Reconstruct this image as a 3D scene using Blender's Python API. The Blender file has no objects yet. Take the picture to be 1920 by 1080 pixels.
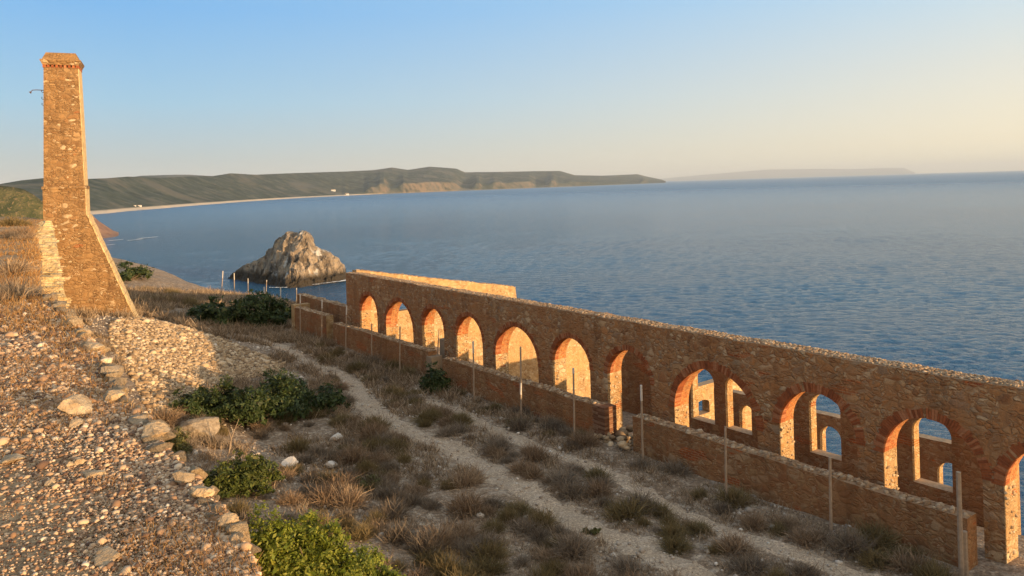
import bpy, bmesh, math, random
import numpy as np
from mathutils import Matrix, Vector
random.seed(7); rng = np.random.default_rng(11)
SC = bpy.context.scene
COL = SC.collection

# ------------------------------------------------------------------ camera, world, sun, exposure
ROLL = math.atan(0.0297); X0, Y0, F = 960.0, 347.0, 1440.0
CR, SR = math.cos(ROLL), math.sin(ROLL)
cam_d = bpy.data.cameras.new("camera"); cam = bpy.data.objects.new("camera", cam_d); COL.objects.link(cam)
cam_d.sensor_fit = 'HORIZONTAL'; cam_d.sensor_width = 36; cam_d.lens = F / 1920 * 36
cam_d.shift_y = -(540 - Y0) / 1920
cam_d.clip_start = 0.1; cam_d.clip_end = 120000
cam.matrix_world = Matrix(((CR, SR, 0, 0), (0, 0, -1, 0), (-SR, CR, 0, 0), (0, 0, 0, 1)))
SC.camera = cam

SUN_HEAD = math.radians(127.7)      # compass-like heading, clockwise from +Y
SUN_EL = math.radians(5.4)
w = bpy.data.worlds.new("World"); SC.world = w; w.use_nodes = True
nt = w.node_tree
bg = nt.nodes['Background']
sky = nt.nodes.new('ShaderNodeTexSky'); sky.sky_type = 'NISHITA'; sky.sun_disc = False
sky.sun_elevation = SUN_EL; sky.sun_rotation = SUN_HEAD
sky.altitude = 50; sky.air_density = 1.0; sky.dust_density = 0.6; sky.ozone_density = 2.0
bg.inputs[1].default_value = 0.14
def lin(c): return tuple(((v / 255 + .055) / 1.055) ** 2.4 if v > 10 else v / 255 / 12.92 for v in c)
def sky_ramp(stops):
    r = nt.nodes.new('ShaderNodeValToRGB'); e = r.color_ramp.elements
    while len(e) < len(stops): e.new(.5)
    for k, (p, c) in enumerate(stops): e[k].position = p; e[k].color = (*lin(c), 1)
    nt.links.new(sep.outputs[2], r.inputs[0]); return r.outputs[0]
def wm(op, a, b, c=None):
    m = nt.nodes.new('ShaderNodeMath'); m.operation = op
    for k, v in enumerate((a, b, c)):
        if v is None: continue
        if isinstance(v, (int, float)): m.inputs[k].default_value = v
        else: nt.links.new(v, m.inputs[k])
    return m.outputs[0]
def wmix(f, a, b, mode='MIX'):
    m = nt.nodes.new('ShaderNodeMix'); m.data_type = 'RGBA'; m.blend_type = mode; m.clamp_factor = True
    for sk, v in ((m.inputs[0], f), (m.inputs[6], a), (m.inputs[7], b)):
        if isinstance(v, (int, float)): sk.default_value = v
        elif isinstance(v, tuple): sk.default_value = (*v, 1)
        else: nt.links.new(v, sk)
    return m.outputs[2]
geo = nt.nodes.new('ShaderNodeTexCoord'); sep = nt.nodes.new('ShaderNodeSeparateXYZ'); nt.links.new(geo.outputs['Generated'], sep.inputs[0])
# evening sky: pale and warm low down towards the sun, clear blue away from it (by true direction)
away = sky_ramp([(0, (182, 190, 196)), (.04, (172, 189, 200)), (.11, (148, 194, 226)), (.22, (112, 178, 236)), (.45, (142, 184, 224)), (1, (206, 212, 216))])
side = sky_ramp([(0, (255, 243, 208)), (.035, (254, 240, 210)), (.12, (230, 230, 222)), (.23, (188, 222, 245)), (.45, (172, 200, 226)), (1, (206, 212, 216))])
glow = sky_ramp([(0, (255, 205, 130)), (.05, (255, 222, 160)), (.15, (255, 238, 205)), (.3, (225, 232, 235)), (.55, (205, 212, 218)), (1, (206, 212, 216))])
cs = wm('ADD', wm('MULTIPLY', sep.outputs[0], math.sin(SUN_HEAD)), wm('MULTIPLY', sep.outputs[1], math.cos(SUN_HEAD)))
f1 = wm('MULTIPLY_ADD', cs, 1 / .80, .88 / .80); f2 = wm('MULTIPLY_ADD', cs, 1.1, -.05)
f3 = wm('MULTIPLY_ADD', cs, 2.6, -1.0); hot = wmix(1.0, glow, (2.0, 1.65, 1.3), 'MULTIPLY')
grad = wmix(f3, wmix(f2, wmix(f1, away, side), glow), hot)
scaled = wmix(1.0, grad, (.725 / .14, .725 / .14, .715 / .14), 'MULTIPLY')
nt.links.new(wmix(.12, scaled, sky.outputs[0]), bg.inputs[0])
sd = bpy.data.lights.new("sun", 'SUN'); sun = bpy.data.objects.new("sun", sd); COL.objects.link(sun)
sd.energy = 5.0; sd.angle = math.radians(0.5); sd.color = (1.0, 0.65, 0.33)
sdir = Vector((math.sin(SUN_HEAD) * math.cos(SUN_EL), math.cos(SUN_HEAD) * math.cos(SUN_EL), math.sin(SUN_EL)))
sun.rotation_euler = sdir.to_track_quat('Z', 'Y').to_euler()
SC.view_settings.view_transform = 'Standard'; SC.view_settings.look = 'None'
SC.view_settings.gamma = 1; SC.view_settings.exposure = 0.58
SC.render.engine = 'CYCLES'
SC.cycles.max_bounces = 6; SC.cycles.diffuse_bounces = 3; SC.cycles.glossy_bounces = 2
SC.cycles.transparent_max_bounces = 8; SC.cycles.volume_bounces = 0
SC.cycles.sample_clamp_indirect = 6
SC.cycles.use_denoising = True

# ------------------------------------------------------------------ photograph geometry -> metres
TH = math.atan(1078 / 1440.0); CT, ST = math.cos(TH), math.sin(TH)
SEA = -45.0; G0 = -9.2
def ab(x, y):
    u = x - X0; v = Y0 - y
    return u * CR + v * SR, -u * SR + v * CR
def at(x, y, lam):
    a, b = ab(x, y); return Vector((a / F * lam, lam, b / F * lam))
def on_z(x, y, z):
    a, b = ab(x, y); lam = z * F / b
    return Vector((a / F * lam, lam, z))
def sn_xy(s, n): return (-ST * s + CT * n, CT * s + ST * n)
def xy_sn(x, y): return (-ST * x + CT * y, CT * x + ST * y)
def on_n(x, y, n):
    a, b = ab(x, y); al = a / F; lam = n / (al * CT + ST)
    return lam * (-al * ST + CT), lam * b / F
def on_s(x, y, s):
    a, b = ab(x, y); al = a / F; lam = s / (-al * ST + CT)
    return lam * (al * CT + ST), lam * b / F

# ------------------------------------------------------------------ noise
def _hash(ix, iy, iz, seed):
    h = (ix.astype(np.int64) * 374761393 + iy.astype(np.int64) * 668265263 + iz.astype(np.int64) * 2147483647 + seed * 974711) & 0x7fffffff
    h = ((h ^ (h >> 13)) * 1274126177) & 0x7fffffff
    h = ((h ^ (h >> 16)) * 1103515245 + 12345) & 0x7fffffff
    return ((h >> 8) & 0xffff) / 65535.0
def vnoise(x, y, z=None, seed=0):
    x = np.asarray(x, float); y = np.asarray(y, float)
    z = np.zeros_like(x) if z is None else np.asarray(z, float)
    ix, iy, iz = np.floor(x), np.floor(y), np.floor(z)
    fx, fy, fz = x - ix, y - iy, z - iz
    fx, fy, fz = [f * f * f * (f * (f * 6 - 15) + 10) for f in (fx, fy, fz)]
    r = 0
    for dx in (0, 1):
        for dy in (0, 1):
            for dz in (0, 1):
                wgt = (fx if dx else 1 - fx) * (fy if dy else 1 - fy) * (fz if dz else 1 - fz)
                r = r + wgt * _hash(ix + dx, iy + dy, iz + dz, seed)
    return r * 2 - 1
def fbm(x, y, z=None, oct=4, seed=0, ridged=False, gain=.5):
    r = 0; a = 1; t = 0; f = 1
    for o in range(oct):
        v = vnoise(np.asarray(x) * f, np.asarray(y) * f, None if z is None else np.asarray(z) * f, seed + o * 17)
        if ridged: v = 1 - 2 * np.abs(v)
        r = r + a * v; t += a; a *= gain; f *= 2.03
    return r / t

# ------------------------------------------------------------------ materials
def newmat(name):
    m = bpy.data.materials.new(name); m.use_nodes = True
    t = m.node_tree; return m, t, t.nodes['Principled BSDF']
def nd(t, typ, **kw):
    n = t.nodes.new(typ)
    for k, v in kw.items():
        if k.startswith('i_'): n.inputs[k[2:].replace('_', ' ')].default_value = v
        else: setattr(n, k, v)
    return n
def ramp(t, fac, stops, interp='LINEAR'):
    r = t.nodes.new('ShaderNodeValToRGB'); r.color_ramp.interpolation = interp
    e = r.color_ramp.elements
    while len(e) < len(stops): e.new(0.5)
    for k, (p, c) in enumerate(stops):
        e[k].position = p; e[k].color = (*c, 1) if len(c) == 3 else c
    if fac is not None: t.links.new(fac, r.inputs[0])
    return r
def mix(t, fac, a, b, mode='MIX'):
    m = t.nodes.new('ShaderNodeMix'); m.data_type = 'RGBA'; m.blend_type = mode
    for sock, v in ((m.inputs[0], fac), (m.inputs[6], a), (m.inputs[7], b)):
        if hasattr(v, 'is_linked') or hasattr(v, 'links'): t.links.new(v, sock)
        elif isinstance(v, (int, float)): sock.default_value = v
        else: sock.default_value = (*v, 1)
    return m.outputs[2]
def coords(t, scale=(1, 1, 1), kind='Object'):
    tc = t.nodes.new('ShaderNodeTexCoord'); mp = t.nodes.new('ShaderNodeMapping')
    mp.inputs['Scale'].default_value = scale
    t.links.new(tc.outputs[kind], mp.inputs[0]); return mp.outputs[0]
def noise(t, vec, scale, detail=4, rough=.55):
    n = nd(t, 'ShaderNodeTexNoise'); n.inputs['Scale'].default_value = scale
    n.inputs['Detail'].default_value = detail; n.inputs['Roughness'].default_value = rough
    t.links.new(vec, n.inputs['Vector']); return n.outputs['Fac']
def math_n(t, op, a, b=None):
    m = nd(t, 'ShaderNodeMath', operation=op)
    for k, v in ((0, a), (1, b)):
        if v is None: continue
        if isinstance(v, (int, float)): m.inputs[k].default_value = v
        else: t.links.new(v, m.inputs[k])
    return m.outputs[0]
def bump(t, b, h, dist, strength=1.0):
    n = nd(t, 'ShaderNodeBump'); n.inputs['Strength'].default_value = strength; n.inputs['Distance'].default_value = dist
    t.links.new(h, n.inputs['Height']); t.links.new(n.outputs[0], b.inputs['Normal'])

def masonry(name, stones, mortar, size=.28, flat=1.5, mw=.05, relief=.03, stain=(.4, .3, .2), brick=None, brick_amt=.0):
    """random rubble: 3-D cells with mortar joints, so that faces, jambs and ends all read as stone"""
    m, t, b = newmat(name)
    base = coords(t)
    wob = nd(t, 'ShaderNodeTexNoise'); wob.inputs['Scale'].default_value = 3.0; t.links.new(base, wob.inputs['Vector'])
    v = nd(t, 'ShaderNodeVectorMath', operation='MULTIPLY_ADD')
    t.links.new(wob.outputs['Color'], v.inputs[0]); v.inputs[1].default_value = (.30, .30, .18); t.links.new(base, v.inputs[2])
    mp = nd(t, 'ShaderNodeMapping'); mp.inputs['Scale'].default_value = (1 / size, 1 / size, flat / size)
    t.links.new(v.outputs[0], mp.inputs[0])
    def cells(k):
        vo = nd(t, 'ShaderNodeTexVoronoi'); ve = nd(t, 'ShaderNodeTexVoronoi', feature='DISTANCE_TO_EDGE')
        for q in (vo, ve):
            q.inputs['Scale'].default_value = k; q.inputs['Randomness'].default_value = .95; t.links.new(mp.outputs[0], q.inputs['Vector'])
        return vo.outputs['Color'], math_n(t, 'MULTIPLY', ve.outputs['Distance'], 1.0)
    (ca, ea), (cb_, eb) = cells(.82), cells(1.75)
    sel = ramp(t, noise(t, mp.outputs[0], .55, 2, .5), [(.47, (0, 0, 0)), (.53, (1, 1, 1))]).outputs[0]
    cellc = mix(t, sel, ca, cb_); edge_d = math_n(t, 'ADD', mix(t, sel, ea, eb), math_n(t, 'MULTIPLY_ADD', noise(t, base, 9, 4, .7), .22)) 
    edge_d.node.inputs[1].links[0].from_node.inputs[2].default_value = -.11
    sep = nd(t, 'ShaderNodeSeparateColor'); t.links.new(cellc, sep.inputs[0])
    n_ = len(stones)
    st = ramp(t, sep.outputs[0], [((k + .5) / n_, c) for k, c in enumerate(stones)], 'CONSTANT')
    for k, e in enumerate(st.color_ramp.elements): e.position = k / n_
    fine = noise(t, base, 22, 5, .65)
    colr = mix(t, .55, st.outputs[0], ramp(t, fine, [(.25, (.35, .33, .30)), (.75, (1.0, 1.0, 1.0))]).outputs[0], 'MULTIPLY')
    if brick:
        br = nd(t, 'ShaderNodeTexBrick'); br.inputs['Scale'].default_value = 1
        br.inputs['Color1'].default_value = (*brick[0], 1); br.inputs['Color2'].default_value = (*brick[1], 1)
        br.inputs['Mortar'].default_value = (*mortar, 1); br.inputs['Mortar Size'].default_value = .012
        br.inputs['Brick Width'].default_value = .26; br.inputs['Row Height'].default_value = .075
        sx = nd(t, 'ShaderNodeSeparateXYZ'); t.links.new(base, sx.inputs[0])
        xy = math_n(t, 'ADD', sx.outputs[0], sx.outputs[1])
        cb = nd(t, 'ShaderNodeCombineXYZ'); t.links.new(xy, cb.inputs[0]); t.links.new(sx.outputs[2], cb.inputs[1])
        t.links.new(cb.outputs[0], br.inputs['Vector'])
        mp2 = nd(t, 'ShaderNodeMapping'); mp2.inputs['Scale'].default_value = (.5, .5, 1.6); t.links.new(base, mp2.inputs[0])
        pn = noise(t, mp2.outputs[0], 1.3, 2, .5)
        bm_ = ramp(t, pn, [(.66 - brick_amt, (0, 0, 0)), (.69 - brick_amt, (1, 1, 1))]).outputs[0]
        colr = mix(t, bm_, colr, br.outputs[0])
    big = noise(t, base, .55, 4, .6)
    mort_v = mix(t, noise(t, base, 4, 3), mortar, tuple(x * .6 for x in mortar))
    mm = ramp(t, edge_d, [(mw * .3, (1, 1, 1)), (mw * 3.2, (0, 0, 0))]).outputs[0]
    mm = math_n(t, 'MULTIPLY', mm, ramp(t, noise(t, base, 1.7, 3, .6), [(.35, (.45,) * 3), (.6, (1, 1, 1))]).outputs[0])
    if brick: mm = mix(t, bm_, mm, (0, 0, 0))
    colr = mix(t, mm, colr, mort_v)
    stm = ramp(t, big, [(.45, (0, 0, 0)), (.62, (1, 1, 1))]).outputs[0]
    colr = mix(t, math_n(t, 'MULTIPLY', stm, .6), colr, stain)
    drip = nd(t, 'ShaderNodeMapping'); drip.inputs['Scale'].default_value = (1.6, 1.6, .22); t.links.new(base, drip.inputs[0])
    dn_ = noise(t, drip.outputs[0], 1.1, 5, .65)
    colr = mix(t, .5, colr, ramp(t, dn_, [(.34, (.60, .57, .55)), (.48, (1, 1, 1)), (.66, (1.25, 1.22, 1.18))]).outputs[0], 'MULTIPLY')
    t.links.new(colr, b.inputs['Base Color'])
    b.inputs['Roughness'].default_value = .92; b.inputs['Specular IOR Level'].default_value = .2
    h = ramp(t, edge_d, [(0, (0, 0, 0)), (.22, (.8, .8, .8)), (.6, (1, 1, 1))]).outputs[0]
    h2 = math_n(t, 'ADD', math_n(t, 'MULTIPLY', h, .7), math_n(t, 'MULTIPLY', fine, .8))
    h3 = math_n(t, 'ADD', h2, math_n(t, 'MULTIPLY', sep.outputs[1], .5))
    bump(t, b, h3, relief)
    return m
def island_mat(name, stops, rough=.9, spec=.2, tint=None, nscale=None, trans=0.0, objvar=.0):
    """every loose piece (leaf, twig, stone) takes its own colour from a ramp"""
    m, t, b = newmat(name)
    g = nd(t, 'ShaderNodeNewGeometry')
    fac = g.outputs['Random Per Island']
    if objvar:
        oi = nd(t, 'ShaderNodeObjectInfo')
        fac = math_n(t, 'ADD', math_n(t, 'MULTIPLY', fac, 1 - objvar), math_n(t, 'MULTIPLY', oi.outputs['Random'], objvar))
    c = ramp(t, fac, stops).outputs[0]
    if nscale:
        nn = noise(t, coords(t), nscale, 4, .6)
        c = mix(t, .6, c, ramp(t, nn, [(.3, (.45, .43, .4)), (.7, (1.1, 1.1, 1.1))]).outputs[0], 'MULTIPLY')
    t.links.new(c, b.inputs['Base Color']); b.inputs['Roughness'].default_value = rough
    b.inputs['Specular IOR Level'].default_value = spec
    if trans:
        tr = nd(t, 'ShaderNodeBsdfTranslucent'); t.links.new(c, tr.inputs[0])
        mx = nd(t, 'ShaderNodeMixShader'); mx.inputs[0].default_value = trans
        t.links.new(b.outputs[0], mx.inputs[1]); t.links.new(tr.outputs[0], mx.inputs[2])
        t.links.new(mx.outputs[0], t.nodes['Material Output'].inputs[0])
    return m
def soil_mat(name, c1, c2, c3, pebble=.05, relief=.02, big=.25):
    m, t, b = newmat(name)
    v = coords(t)
    n1 = noise(t, v, big, 5, .6); n2 = noise(t, v, 3.5, 5, .65)
    c = mix(t, ramp(t, n1, [(.38, (0, 0, 0)), (.62, (1, 1, 1))]).outputs[0], c1, c2)
    c = mix(t, ramp(t, n2, [(.48, (0, 0, 0)), (.62, (1, 1, 1))]).outputs[0], c, c3)
    vo = nd(t, 'ShaderNodeTexVoronoi'); vo.inputs['Scale'].default_value = 1 / pebble; t.links.new(v, vo.inputs['Vector'])
    sp = nd(t, 'ShaderNodeSeparateColor'); t.links.new(vo.outputs['Color'], sp.inputs[0])
    c = mix(t, .75, c, ramp(t, sp.outputs[0], [(0, (.45, .42, .40)), (.55, (.9, .9, .9)), (.85, (1.08, 1.05, 1.0)), (.96, (1.45, 1.4, 1.3))]).outputs[0], 'MULTIPLY')
    t.links.new(c, b.inputs['Base Color']); b.inputs['Roughness'].default_value = .95; b.inputs['Specular IOR Level'].default_value = .15
    h = math_n(t, 'ADD', math_n(t, 'MULTIPLY', vo.outputs['Distance'], -.6), math_n(t, 'MULTIPLY', n2, 1.2))
    bump(t, b, h, relief)
    return m
BR = ((.40, .115, .035), (.27, .075, .03))
M = {}
M['arcade'] = masonry('arcade_rubble', [(0.440, 0.220, 0.094), (0.550, 0.363, 0.198), (0.363, 0.171, 0.077), (0.517, 0.319, 0.165), (0.396, 0.209, 0.099), (0.286, 0.138, 0.066), (0.484, 0.231, 0.094), (0.396, 0.275, 0.171), (0.616, 0.440, 0.270), (0.440, 0.220, 0.088), (0.330, 0.209, 0.127)],
                      (0.407, 0.226, 0.110), .30, 1.5, .06, .05, (0.341, 0.154, 0.061), BR, .02)
M['jamb'] = masonry('jamb_stone', [(.55, .38, .2), (.62, .46, .27), (.45, .27, .12), (.66, .52, .34), (.5, .33, .17)],
                    (.5, .34, .18), .22, 1.5, .06, .045, (.5, .28, .11), BR, .04)
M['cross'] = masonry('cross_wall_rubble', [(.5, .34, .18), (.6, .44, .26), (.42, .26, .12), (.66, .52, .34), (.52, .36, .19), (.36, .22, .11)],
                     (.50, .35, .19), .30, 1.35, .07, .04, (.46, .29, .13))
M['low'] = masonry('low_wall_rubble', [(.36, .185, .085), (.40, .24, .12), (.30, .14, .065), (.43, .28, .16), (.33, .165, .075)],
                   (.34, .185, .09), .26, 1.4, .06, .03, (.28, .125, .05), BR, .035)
M['tower'] = masonry('chimney_rubble', [(0.388, 0.234, 0.108), (0.319, 0.188, 0.085), (0.422, 0.268, 0.131), (0.274, 0.160, 0.074), (0.376, 0.222, 0.103), (0.684, 0.536, 0.353), (0.353, 0.199, 0.091), (0.228, 0.131, 0.063), (0.399, 0.251, 0.120), (0.308, 0.177, 0.080), (0.433, 0.285, 0.148)],
                     (0.376, 0.234, 0.114), .36, 1.75, .06, .09, (0.342, 0.205, 0.091), BR, -.02)
M['retaining'] = masonry('terrace_rubble', [(.46, .35, .22), (.55, .43, .28), (.38, .27, .16), (.6, .5, .35)], (.42, .32, .2), .32, 1.4, .07, .05, (.38, .27, .15))
def plain(name, c1, c2, scale, relief, rough=.9, detail=8):
    m, t, b = newmat(name); v = coords(t)
    n = noise(t, v, scale, detail, .62)
    t.links.new(ramp(t, n, [(.3, c1), (.7, c2)]).outputs[0], b.inputs['Base Color'])
    b.inputs['Roughness'].default_value = rough; b.inputs['Specular IOR Level'].default_value = .2
    bump(t, b, noise(t, v, scale * 3, detail, .6), relief); return m
def plaster_mat():
    m, t, b = newmat('old_lime_plaster'); v = coords(t, (2.2, 2.2, .7)); v2 = coords(t)
    n = noise(t, v, 2.0, 8, .65); n2 = noise(t, v2, 6, 6, .7)
    c = ramp(t, n, [(.32, (.46, .32, .15)), (.5, (.66, .50, .27)), (.7, (.80, .66, .41))]).outputs[0]
    c = mix(t, ramp(t, n2, [(.52, (0, 0, 0)), (.64, (1, 1, 1))]).outputs[0], c, (.42, .29, .15))
    t.links.new(c, b.inputs['Base Color']); b.inputs['Roughness'].default_value = .95; b.inputs['Specular IOR Level'].default_value = .15
    bump(t, b, math_n(t, 'ADD', n, math_n(t, 'MULTIPLY', n2, .6)), .16); return m
M['plaster'] = plaster_mat()
M['render'] = plain('grey_render', (.24, .17, .11), (.33, .25, .17), 2.0, .02)
M['brickwork'] = island_mat('arch_brick', [(0, (.22, .07, .03)), (.35, (.31, .095, .036)), (.7, (.37, .125, .05)), (1, (.44, .20, .10))], nscale=14)
M['pierbrick'] = island_mat('shaded_pier_brick', [(0, (.17, .075, .04)), (.5, (.23, .11, .06)), (1, (.32, .19, .115))], nscale=9)  # toned darker than the arch brick, putting the pier's shade into its colour
M['coping'] = island_mat('coping_stone', [(0, (.27, .16, .085)), (.4, (.38, .25, .15)), (.75, (.46, .33, .21)), (1, (.56, .44, .31))], nscale=9)
M['soffit'] = masonry('brick_soffit', [(.5, .17, .05), (.58, .24, .08), (.42, .13, .045)], (.5, .33, .17), .14, 2.0, .06, .02, (.46, .2, .08))
M['wood'] = plain('weathered_post', (.27, .20, .14), (.40, .31, .23), 9, .004)
M['white'] = plain('white_post_tip', (.48, .45, .40), (.62, .58, .53), 20, .001)
M['iron'] = plain('rusty_iron', (.05, .035, .03), (.12, .06, .04), 25, .002, .7)
M['ground'] = soil_mat('dry_soil', (.285, .212, .148), (.225, .165, .115), (.40, .33, .255), .055, .03)
M['path'] = soil_mat('trodden_path', (.45, .355, .26), (.40, .31, .22), (.49, .395, .30), .035, .012, .6)
M['terrace'] = soil_mat('terrace_gravel', (.40, .27, .15), (.30, .20, .115), (.46, .34, .21), .022, .02, .6)
M['gravel'] = island_mat('gravel_stones', [(0, (.10, .06, .045)), (.3, (.28, .17, .10)), (.6, (.44, .295, .185)), (.88, (.56, .41, .265)), (1, (.72, .59, .44))], nscale=None)
M['spoil'] = island_mat('spoil_stones', [(0, (.17, .115, .07)), (.4, (.35, .25, .15)), (.75, (.47, .35, .22)), (1, (.62, .50, .35))], nscale=None)
M['fieldstone'] = island_mat('field_stones', [(0, (.22, .18, .145)), (.5, (.38, .32, .26)), (.85, (.52, .46, .39)), (1, (.68, .63, .56))])
M['block'] = plain('edging_limestone', (.30, .20, .11), (.66, .53, .36), 7, .05)
M['blockgrey'] = plain('weathered_slab', (.20, .155, .11), (.48, .39, .28), 7, .05)
M['leafdark'] = island_mat('mastic_leaves', [(0, (.022, .040, .010)), (.5, (.045, .075, .018)), (.85, (.075, .105, .028)), (1, (.13, .14, .05))], .6, .35, trans=.2, nscale=1.6)
M['leafbright'] = island_mat('fresh_leaves', [(0, (.06, .095, .012)), (.5, (.13, .18, .022)), (1, (.25, .27, .045))], .55, .35, trans=.35, nscale=2.5)
M['leafmid'] = island_mat('mid_green_leaves', [(0, (.035, .055, .01)), (.5, (.08, .105, .018)), (.9, (.14, .16, .03)), (1, (.20, .18, .06))], .6, .35, trans=.25, nscale=2)
M['leafspurge'] = island_mat('spurge_leaves', [(0, (.10, .14, .016)), (.5, (.21, .26, .03)), (1, (.36, .36, .06))], .55, .35, trans=.35, nscale=2.5)
M['leafolive'] = island_mat('olive_leaves', [(0, (.06, .075, .02)), (.5, (.12, .125, .04)), (1, (.22, .19, .08))], .7, .3, trans=.2)
M['twig'] = island_mat('dry_twigs', [(0, (.12, .08, .052)), (.4, (.24, .165, .105)), (.75, (.34, .245, .16)), (1, (.48, .37, .25))], objvar=.35, trans=.1)
M['twiggrey'] = island_mat('grey_twigs', [(0, (.10, .078, .058)), (.5, (.21, .168, .125)), (1, (.37, .30, .23))], objvar=.35, trans=.1)
M['twigolive'] = island_mat('olive_twigs', [(0, (.08, .066, .03)), (.5, (.175, .135, .062)), (1, (.30, .22, .115))], objvar=.35, trans=.1)
M['straw'] = island_mat('straw_grass', [(0, (.24, .115, .038)), (.5, (.42, .225, .08)), (1, (.58, .37, .165))], trans=.3)
M['deadgrass'] = island_mat('dead_grass', [(0, (.13, .092, .058)), (.45, (.27, .195, .125)), (.8, (.39, .29, .19)), (1, (.54, .43, .31))], trans=.15)
M['bark'] = plain('shrub_stem', (.12, .09, .06), (.2, .15, .10), 12, .01)

# ------------------------------------------------------------------ object helpers
def tag(o, label=None, cat=None, group=None, kind=None):
    for k, v in (('label', label), ('category', cat), ('group', group), ('kind', kind)):
        if v: o[k] = v
    return o
def link(name, verts, faces, mats, parent=None, smooth=False, clean=False, loc=None, rotz=0, midx=None):
    me = bpy.data.meshes.new(name)
    if isinstance(verts, np.ndarray):
        verts = np.ascontiguousarray(verts, dtype=np.float32); faces = np.ascontiguousarray(faces, dtype=np.int32)
        k = faces.shape[1]
        me.vertices.add(len(verts)); me.vertices.foreach_set('co', verts.ravel())
        me.loops.add(faces.size); me.loops.foreach_set('vertex_index', faces.ravel())
        me.polygons.add(len(faces)); me.polygons.foreach_set('loop_start', np.arange(0, faces.size, k, dtype=np.int32))
        me.update(calc_edges=True)
    else:
        me.from_pydata([tuple(v) for v in verts], [], [tuple(f) for f in faces])
    for m in (mats if isinstance(mats, (list, tuple)) else [mats]): me.materials.append(m)
    if midx is not None: me.polygons.foreach_set('material_index', np.asarray(midx, dtype=np.int32))
    if clean:
        bm = bmesh.new(); bm.from_mesh(me); bmesh.ops.remove_doubles(bm, verts=bm.verts, dist=1e-4)
        bmesh.ops.recalc_face_normals(bm, faces=bm.faces); bm.to_mesh(me); bm.free()
    if smooth: me.polygons.foreach_set('use_smooth', np.ones(len(me.polygons), dtype=bool))
    me.update()
    o = bpy.data.objects.new(name, me); COL.objects.link(o)
    if parent: o.parent = parent
    if loc is not None: o.location = loc
    if rotz: o.rotation_euler[2] = rotz
    return o
def empty(name, loc, rotz=0):
    o = bpy.data.objects.new(name, None); COL.objects.link(o); o.empty_display_size = .3
    o.location = loc; o.rotation_euler[2] = rotz; return o
class MB:
    def __init__(s): s.v = []; s.f = []; s.m = []
    def add(s, vs, fs, mi=0):
        b = len(s.v); s.v += [tuple(x) for x in vs]; s.f += [tuple(i + b for i in f) for f in fs]; s.m += [mi] * len(fs)
    def quad(s, a, b, c, d, mi=0): s.add([a, b, c, d], [(0, 1, 2, 3)], mi)
    def box(s, x0, x1, y0, y1, z0, z1, mi=0):
        s.add([(x0, y0, z0), (x1, y0, z0), (x1, y1, z0), (x0, y1, z0), (x0, y0, z1), (x1, y0, z1), (x1, y1, z1), (x0, y1, z1)],
              [(0, 3, 2, 1), (4, 5, 6, 7), (0, 1, 5, 4), (1, 2, 6, 5), (2, 3, 7, 6), (3, 0, 4, 7)], mi)
    def tube(s, pts, r, k=8, r2=None, mi=0):
        pts = [Vector(p) for p in pts]; rings = []; n = len(pts)
        for i, p in enumerate(pts):
            d = (pts[min(i + 1, n - 1)] - pts[max(i - 1, 0)]).normalized()
            a = d.orthogonal().normalized(); b = d.cross(a)
            rr = r if r2 is None else r + (r2 - r) * i / (n - 1)
            rings.append([p + (a * math.cos(2 * math.pi * j / k) + b * math.sin(2 * math.pi * j / k)) * rr for j in range(k)])
        vs = [v for rg in rings for v in rg]
        fs = [(i * k + j, i * k + (j + 1) % k, (i + 1) * k + (j + 1) % k, (i + 1) * k + j) for i in range(n - 1) for j in range(k)]
        fs += [tuple(range(k))[::-1], tuple((n - 1) * k + j for j in range(k))]
        s.add(vs, fs, mi)
    def build(s, name, mats, parent=None, **kw):
        return link(name, s.v, s.f, mats, parent, midx=s.m, **kw)
def ico(sub):
    bm = bmesh.new(); bmesh.ops.create_icosphere(bm, subdivisions=sub, radius=1)
    v = np.array([x.co[:] for x in bm.verts]); f = np.array([[q.index for q in p.verts] for p in bm.faces]); bm.free(); return v, f
ICO1, ICO4 = ico(1), ico(5)
def stones_arr(P, R, base=ICO1, flat=(.55, .9), jit=.28):
    """many loose stones at points P with radii R"""
    bv, bf = base; N = len(P); nv = len(bv)
    V = np.repeat(bv[None], N, 0) * (1 + rng.uniform(-jit, jit, (N, nv, 1)))
    sc = np.stack([rng.uniform(.75, 1.35, N), rng.uniform(.7, 1.1, N), rng.uniform(*flat, N)], 1)
    V = V * sc[:, None, :] * np.asarray(R)[:, None, None]
    az = rng.uniform(0, 6.283, N); tl = rng.normal(0, .35, N)
    c, s = np.cos(tl)[:, None], np.sin(tl)[:, None]
    y, z = V[:, :, 1] * c - V[:, :, 2] * s, V[:, :, 1] * s + V[:, :, 2] * c
    c, s = np.cos(az)[:, None], np.sin(az)[:, None]
    x, y = V[:, :, 0] * c - y * s, V[:, :, 0] * s + y * c
    V = np.stack([x, y, z], 2) + np.asarray(P)[:, None, :]
    Fc = bf[None] + (np.arange(N) * nv)[:, None, None]
    return V.reshape(-1, 3), Fc.reshape(-1, bf.shape[1])
def blades_arr(P, D, L, W, bend=.25):
    """thin tapered blades: base points P, unit directions D, length L, width W -> two quads each"""
    N = len(P); side = np.cross(D, rng.normal(size=(N, 3))); side /= np.linalg.norm(side, axis=1)[:, None] + 1e-9
    bd = rng.normal(0, bend, (N, 3)); mid = P + D * (L * .55)[:, None]; tip = P + (D + bd) * L[:, None]
    wv = side * W[:, None]
    V = np.stack([P - wv * .5, P + wv * .5, mid + wv * .4, mid - wv * .4, tip + wv * .12, tip - wv * .12], 1).reshape(-1, 3)
    b = (np.arange(N) * 6)[:, None]
    Fc = np.concatenate([b + np.array([[0, 1, 2, 3]]), b + np.array([[3, 2, 4, 5]])], 1).reshape(-1, 4)
    return V, Fc
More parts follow.
